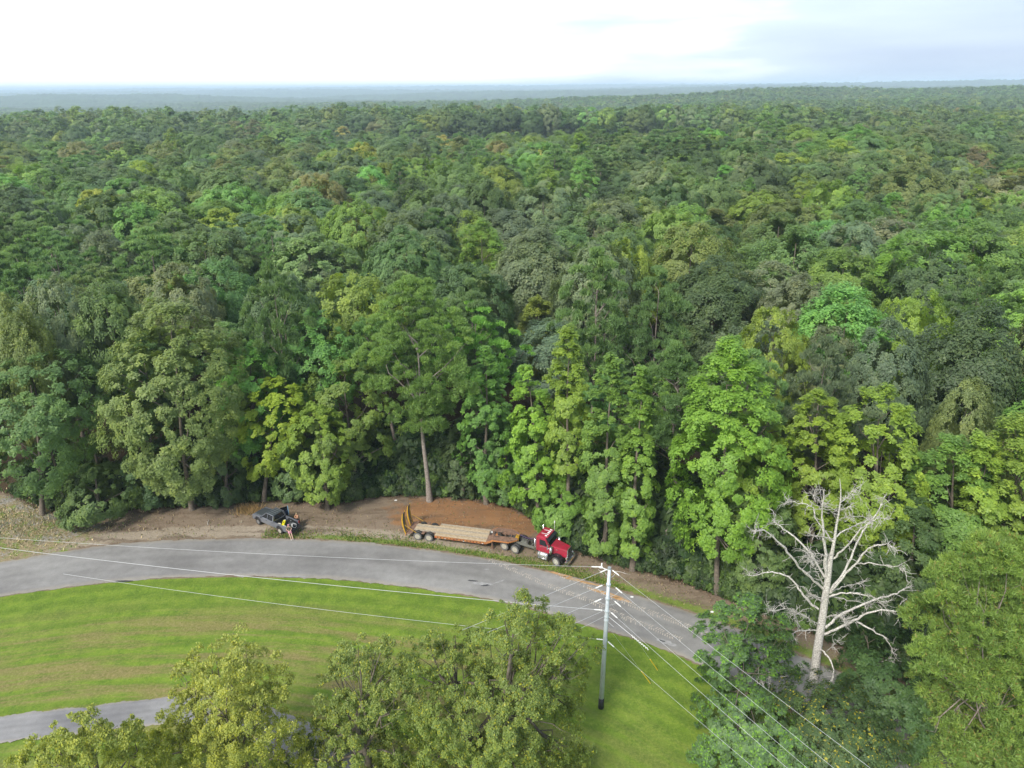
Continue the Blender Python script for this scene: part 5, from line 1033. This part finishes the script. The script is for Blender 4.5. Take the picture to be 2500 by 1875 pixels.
SK1 = mat('skin_tan', (.46, .25, .15), .6, 0, var=.08); SK2 = mat('skin_light', (.56, .36, .27), .6, 0, var=.08)
# seated on the near corner of the tailgate, legs stretched to the ground
sx, sy, sz = -1.55, .93, 0
J2 = dict(pelvis=(0, 0, .86), belly=(.02, -.03, 1.02), chest=(.06, -.05, 1.22), neck=(.05, -.02, 1.40), head=(.03, .02, 1.53), crown=(.02, .03, 1.62), shl=(-.13, .03, 1.36), ell=(-.24, .20, 1.14), wrl=(-.10, .36, 1.02), hal=(-.05, .42, 1.0),
          shr=(.24, .03, 1.34), elr=(.32, .20, 1.12), wrr=(.16, .36, 1.02), har=(.10, .42, 1.0), hil=(-.10, .05, .84), knl=(-.16, .40, .50), anl=(-.20, .66, .10), tol=(-.21, .80, .05), hir=(.10, .05, .84), knr=(.06, .42, .50), anr=(.0, .70, .10), tor=(-.02, .84, .05), face=(1.6,))
M_CAMO = mat('cloth_olive_camo', (.19, .17, .10), .9, 0, scale=14, col2=(.08, .08, .05)); M_PNK = mat('cloth_pink', (.60, .26, .34), .85, 0, var=.2); M_DEN = mat('cloth_dark', (.05, .05, .06), .9); M_SHO = mat('shoe_white', (.6, .58, .55), .7)
person('person in olive camouflage top and pink shorts seated on the lowered tailgate, legs stretched out', PKP(-1.42, .78, .03), R_(-155), J2, RADS, SK2, [
    ('camouflage_top', ['pelvis', 'belly', 'chest', (.05, -.03, 1.37)], [.165, .165, .185, .12], M_CAMO), ('sleeve', ['shl', (-.2, .13, 1.23)], [.085, .07], M_CAMO), ('sleeve', ['shr', (.29, .13, 1.21)], [.085, .07], M_CAMO),
    ('shorts_leg', [(-.07, -.02, .88), (-.14, .28, .62)], [.14, .095], M_PNK), ('shorts_leg', [(.07, -.02, .88), (.07, .3, .62)], [.14, .095], M_PNK),
    ('shoe', [(-.20, .62, .06), (-.21, .88, .045)], [.055, .045], M_SHO), ('shoe', [(.0, .66, .06), (-.02, .92, .045)], [.055, .045], M_SHO)], mat('cap_pink', (.62, .28, .40), .8))
J1 = dict(pelvis=(0, 0, .94), belly=(.03, 0, 1.10), chest=(.09, 0, 1.31), neck=(.12, 0, 1.49), head=(.15, 0, 1.62), crown=(.15, 0, 1.71), shl=(.10, .19, 1.44), ell=(.28, .26, 1.20), wrl=(.38, .04, 1.25), hal=(.38, -.06, 1.27),
          shr=(.10, -.19, 1.44), elr=(.28, -.26, 1.20), wrr=(.37, -.04, 1.20), har=(.37, .06, 1.21), hil=(0, .1, .92), knl=(.03, .12, .50), anl=(-.02, .12, .09), tol=(.13, .13, .04), hir=(0, -.1, .92), knr=(.03, -.12, .50), anr=(-.02, -.12, .09), tor=(.13, -.13, .04), face=(0,))
person('shirtless person with folded arms standing at the far side of the pickup bed', PKP(-.42, -1.42, 0), ang+math.pi/2, J1, RADS, SK1, [
    ('shorts', [(0, 0, 1.02), (0, 0, .86)], [.15, .17], M_DEN), ('shorts_leg', ['hil', (.03, .12, .56)], [.115, .10], M_DEN), ('shorts_leg', ['hir', (.03, -.12, .56)], [.115, .10], M_DEN),
    ('shoe', [(-.06, .12, .05), (.2, .13, .04)], [.055, .045], M_BLK), ('shoe', [(-.06, -.12, .05), (.2, -.13, .04)], [.055, .045], M_BLK)], mat('hair_blond', (.42, .32, .18), .8))
# ------------------------------------------------------------------ marks and litter on the ground
def sheetquads(name, Q, m, z, **k):
    V = np.array(Q, float).reshape(-1, 2); V = np.c_[V, np.full(len(V), z)]; return link(name, qmesh(name, V, np.arange(len(V)).reshape(-1, 4), m), kind=k.pop('kind', 'stuff'), **k)
rs = np.random.RandomState(21)
def lugs_along(c5pts, wid, step, seed, ph=None):
    rs = np.random.RandomState(seed); pl = np.array([P(*p)[:2] for p in ph] if ph else []+[]); q = np.array([P(*c5(*p))[:2] for p in c5pts]); pl = np.r_[pl, q] if ph else q
    t = np.r_[0, np.cumsum(np.linalg.norm(np.diff(pl, axis=0), axis=1))]; Q = []
    for u in np.arange(0, t[-1], step):
        p = np.array([np.interp(u, t, pl[:, 0]), np.interp(u, t, pl[:, 1])]); p2 = np.array([np.interp(u+.3, t, pl[:, 0]), np.interp(u+.3, t, pl[:, 1])]); d = p2-p; n_ = np.linalg.norm(d)
        if n_ < .01: continue
        d /= n_; nn = np.array([-d[1], d[0]])
        for s in (-1, 1):
            if rs.rand() < .22: continue
            a = .04+.03*rs.rand(); w = wid*(.75+.3*rs.rand()); c = p+nn*s*.03+d*(.10 if s > 0 else 0)
            e1 = nn*s*w+d*w*.35; Q.append([c-d*a, c+e1-d*a, c+e1+d*a, c+d*a])
    return Q
M_MUD = mat('dried_mud_print', (.44, .40, .35), .95, 0, var=.35, scale=3)
Q = lugs_along([(0,250),(250,350),(500,460),(750,560),(900,620),(1100,690),(1300,770),(1450,830)], .34, .23, 1); Q2 = lugs_along([(0,392),(250,480),(500,590),(700,690),(900,760),(1100,850),(1200,880)], .34, .23, 2, ph=[(1196,1368),(1218,1378),(1245,1389),(1272,1400),(1310,1418)])
sheetquads('tyre_prints', Q+Q2, M_MUD, .0925, label='two tracks of dried mud cleat prints along the road', cat='tyre prints')
M_PCH = [mat('patch_dark', (.06, .06, .065), .9, 0, var=.3), mat('patch_pale', (.34, .335, .33), .9, 0, var=.3), mat('clay_smear', (.50, .30, .14), .95, 0, var=.35, scale=2)]
def blotch(cx, cy, wx, wy, m, z, seed, nm='road_patch', rot=0, spl=9):
    rs = np.random.RandomState(seed); c = PD(cx, cy); Vv = [(0, 0)]; n_ = 26
    for k in range(n_):
        a = 2*math.pi*k/n_; r = .55+.5*rs.rand(); x, y = wx*r*math.cos(a), wy*r*math.sin(a); Vv.append((x*math.cos(rot)-y*math.sin(rot), x*math.sin(rot)+y*math.cos(rot)))
    V = np.c_[np.array(Vv)+c[:2], np.full(n_+1, z)]; F = [(0, 1+k, 1+(k+1) % n_) for k in range(n_)]; return link(nm, qmesh(nm, V, F, m), kind='structure')
for a in ((1040,1262,1.3,.35,M_PCH[1],.0885,1,'road_patch',-.1),(1022,1256,.7,.14,M_PCH[0],.091,2,'road_crack',-.2),(1048,1266,.55,.16,M_PCH[0],.091,3,'road_crack',.1),(1078,1258,.8,.12,M_PCH[1],.091,4,'road_crack',.5),(1052,1231,.35,.10,M_PCH[1],.0885,5),
          (1440,1389,1.1,.35,M_PCH[1],.0885,6,'road_patch',-.5),(1430,1386,.4,.10,M_PCH[0],.091,7,'road_crack',-.5),(1250,1256,2.4,.28,M_PCH[2],.0890,8,'clay_smear',-.42),(1310,1283,2.3,.30,M_PCH[2],.0890,9,'clay_smear',-.45),(1340,1296,1.4,.22,M_PCH[2],.0890,10,'clay_smear',-.45),(1212,1243,1.8,.22,M_PCH[2],.0890,11,'clay_smear',-.4),
          (640,1247,1.6,.16,M_PCH[1],.0885,12),(265,1257,1.3,.14,M_PCH[0],.0885,13)): blotch(*a)
# fallen sticks, straw, chips
def stick(cx, cy, ln_, a, r, label, c=M_DEAD):
    p = PD(cx, cy, .06); e = empty('fallen_stick', tuple(p), a, label=label, cat='stick'); V, F = tube(np.array([[-ln_/2, 0, 0], [-ln_*.15, .05*ln_, .03], [ln_*.2, -.03*ln_, .05], [ln_/2, .04*ln_, .02]]), [r, r, r*.8, r*.4], 6)
    link('stem', qmesh('stem', V, F, c), e); V, F = tube(np.array([[0, .02*ln_, .03], [ln_*.12, .14*ln_, .06]]), [r*.6, r*.3], 5); link('twig', qmesh('twig', V, F, c), e)
stick(450, 1128, 1.3, 1.9, .035, 'thin pale stick on the dirt left of the pickup'); stick(257, 1118, 1.5, -.1, .03, 'pale stick lying at the wood edge left of the great puffy tree'); stick(1605, 1405-90, 2.4, -.5, .035, 'pale fallen branch on the verge near the dead tree')
stick(1345, 1238, 1.6, -.4, .03, 'pale broken branch on the verge right of the utility pole top'); stick(1298, 1236, 1.0, -1.1, .025, 'short bent stick on the verge by the utility pole top')
ts, cs = [], []
def tufts(n_, fx_, h, w, seed):
    rs = np.random.RandomState(seed); x, y = fx_(rs, n_); V = []
    for i in range(len(x)):
        a = rs.rand()*6.28; d = np.array([math.cos(a), math.sin(a), 0])*w*(.5+rs.rand()); le = rs.randn(2)*h*.5; hh = h*(.4+.9*rs.rand()); b0 = np.array([x[i], y[i], 0.0]); V += [b0-d, b0+d, b0+np.array([le[0], le[1], hh])+d*.2, b0+np.array([le[0], le[1], hh])-d*.2]
    return np.array(V), np.arange(4*len(x)).reshape(-1, 4), np.repeat(rs.rand(len(x)), 4), np.repeat(rs.rand(len(x)), 4)
def along_up(x0, x1, off, sig):
    def f(rs, n_):
        x = rs.uniform(PD(x0, 1165)[0], PD(x1, 1230)[0], n_); y = yat(UP, x)+off+np.abs(rs.randn(n_))*sig; k = nz(x, y, .9, 5)+.5*rs.randn(n_) > -.1; return x[k], y[k]
    return f
V, F, a, b = tufts(9000, along_up(560, 1340, .15, .95), .17, .05, 1); M_GR = leafmat('grass_blade', 'CONST', (.13, .22, .03), tip=(.38, .31, .14), tipw=.3)
link('verge_grass', qmesh('verge_grass', V, F, M_GR, {'rnd': a, 'rnd2': b}), kind='stuff', label='ragged grass strip along the upper edge of the road', cat='grass')
def rand_verge(rs, n_):
    x = rs.uniform(-62, 34, n_); y0_, y1_ = yat(UP, x), yat(ED, x); y = y0_+(y1_-y0_)*rs.rand(n_)*1.15; k = nz(x, y, .55, 6)+.8*rs.randn(n_) > .55; return x[k], y[k]
V, F, a, b = tufts(9000, rand_verge, .16, .05, 2); link('verge_weeds', qmesh('verge_weeds', V, F, leafmat('weed_blade', 'CONST', (.13, .16, .05), tip=(.42, .33, .20), tipw=.6), {'rnd': a, 'rnd2': b}), kind='stuff', label='sparse weeds and dry stems scattered over the dirt verge', cat='weeds')
def straw_heap(rs, n_): c = PD(538, 1103); return c[0]+rs.randn(n_)*.75, c[1]+rs.randn(n_)*.5
V, F, a, b = tufts(700, straw_heap, .55, .03, 3); o = link('straw_heap', qmesh('straw_heap', V, F, leafmat('straw_blade', 'CONST', (.42, .28, .12), trans=.1), {'rnd': a, 'rnd2': b}), label='heap of dry golden straw beside the pickup hood', cat='straw', kind='stuff')
def left_straw(rs, n_): c = PD(40, 1140); return c[0]-4+rs.randn(n_)*7, c[1]+rs.randn(n_)*3.5
V, F, a, b = tufts(7000, left_straw, .22, .05, 4); k = np.repeat(((V.reshape(-1, 4, 3)[:, 0, 1] > yat(UP, V.reshape(-1, 4, 3)[:, 0, 0])+.3)), 4); V = V[k]; link('straw_cover', qmesh('straw_cover', V, np.arange(len(V)).reshape(-1, 4), leafmat('straw_pale', 'CONST', (.45, .38, .25), tip=(.13, .20, .05), tipw=.3, trans=.1), {'rnd': a[k], 'rnd2': b[k]}), kind='stuff', label='pale straw and weeds covering the ground at the far left', cat='straw')
def scatter_clods(n_, seed):
    rs = np.random.RandomState(seed); x = rs.uniform(-50, 30, n_); y0_, y1_ = yat(UP, x), yat(ED, x); y = y0_+.6+(y1_-y0_)*rs.rand(n_)**.7*1.05; k = nz(x, y, .7, 9)+.7*rs.randn(n_) > .2; x, y = x[k], y[k]; m = len(x)
    r = .03+.10*rs.rand(m)**3; O = np.array([[1,0,0],[0,1,0],[-1,0,0],[0,-1,0],[0,0,.8],[0,0,-.4]]); V = np.array([x, y, r*.3]).T[:, None, :]+O[None]*r[:, None, None]*(.7+.6*rs.rand(m, 6, 1)); f = np.array([[0,1,4],[1,2,4],[2,3,4],[3,0,4],[1,0,5],[2,1,5],[3,2,5],[0,3,5]])
    return V.reshape(-1, 3), (np.arange(m)[:, None, None]*6+f[None]).reshape(-1, 3)
V, F = scatter_clods(5200, 3); link('dirt_clods', qmesh('dirt_clods', V, F, mat('clod_brown', (.30, .21, .14), .95, 0, col2=(.14, .09, .06), scale=2)), kind='stuff', label='clods and small stones strewn over the dirt verge', cat='clods')
rs = np.random.RandomState(31); bt = []
for i in range(260):
    x = rs.uniform(PD(640, 1090)[0], PD(1700, 1360)[0]); y = yat(ED, x)-rs.rand()*1.1+.2; a = rs.rand()*3.14; l_ = .3+1.1*rs.rand()**2; d = np.array([math.cos(a), math.sin(a)*.6, .15*rs.randn()])*l_
    p0 = np.array([x, y, .06]); bt.append(tube([p0-d/2, p0+[0, 0, .08]+rs.randn(3)*.04, p0+d/2+[0, 0, .05]], [.022, .018, .008], 4))
V, F = joinq(bt); link('brush_debris', qmesh('brush_debris', V, F, mat('twig_brown', (.24, .17, .12), .9, 0, var=.4)), kind='stuff', label='broken twigs and brush pushed along the foot of the wood', cat='brush')
M_LIT = [M_INS, mat('litter_tan', (.5, .38, .22), .8)]
for i, (x, y, lb) in enumerate(((855, 1081, 'scrap of white litter at the top of the clay bank'), (903, 1137, 'scrap of white litter on the clay behind the trailer'), (1365, 1290, 'pale flat scrap on the verge right of the utility pole'), (628, 1139, 'scrap of paper on the dirt below the pickup'), (1538, 1322, 'white scrap on the dirt by the loose blue-green tree'))):
    p = PD(x, y, .05); b = MB().prismz([(-.16, -.08), (.1, -.12), (.18, .03), (.02, .12), (-.14, .07)], 0, .05); b.build('litter', M_LIT[i % 2], None, loc=tuple(p), label=lb, cat='litter')
# ------------------------------------------------------------------ far small things
hp = PDY(1012, 352, 372); hz = float(terrain(hp[0], 372)); hs_ = empty('house', (hp[0], 372, hz), .3, label='small pale house half hidden between the crowns below the russet trees', cat='house')
wl = MB().box((0, 0, 7.0), (10, 7, 14)).build('wall', mat('house_wall', (.55, .53, .50), .8), hs_); MB().hexa([(-5.5, -4, 14), (5.5, -4, 14), (5.5, 4, 14), (-5.5, 4, 14)], [(-5.5, -.1, 16.2), (5.5, -.1, 16.2), (5.5, .1, 16.2), (-5.5, .1, 16.2)]).build('roof', mat('house_roof', (.42, .43, .45), .6), hs_)
for (x, Y, h, lb) in ((2088-238, 9000, 130, 'thin distant radio mast on the horizon right of centre'), (1995, 9500, 125, 'thin distant radio mast on the horizon near the right')):
    q = PDY(x, 180, Y); z = float(terrain(q[0], Y)); e = empty('radio_mast', (q[0], Y, z), 0, label=lb, cat='mast'); MB().tube([(0, 0, 0), (0, 0, h)], 1.2, 4).build('lattice', M_BLK, e)
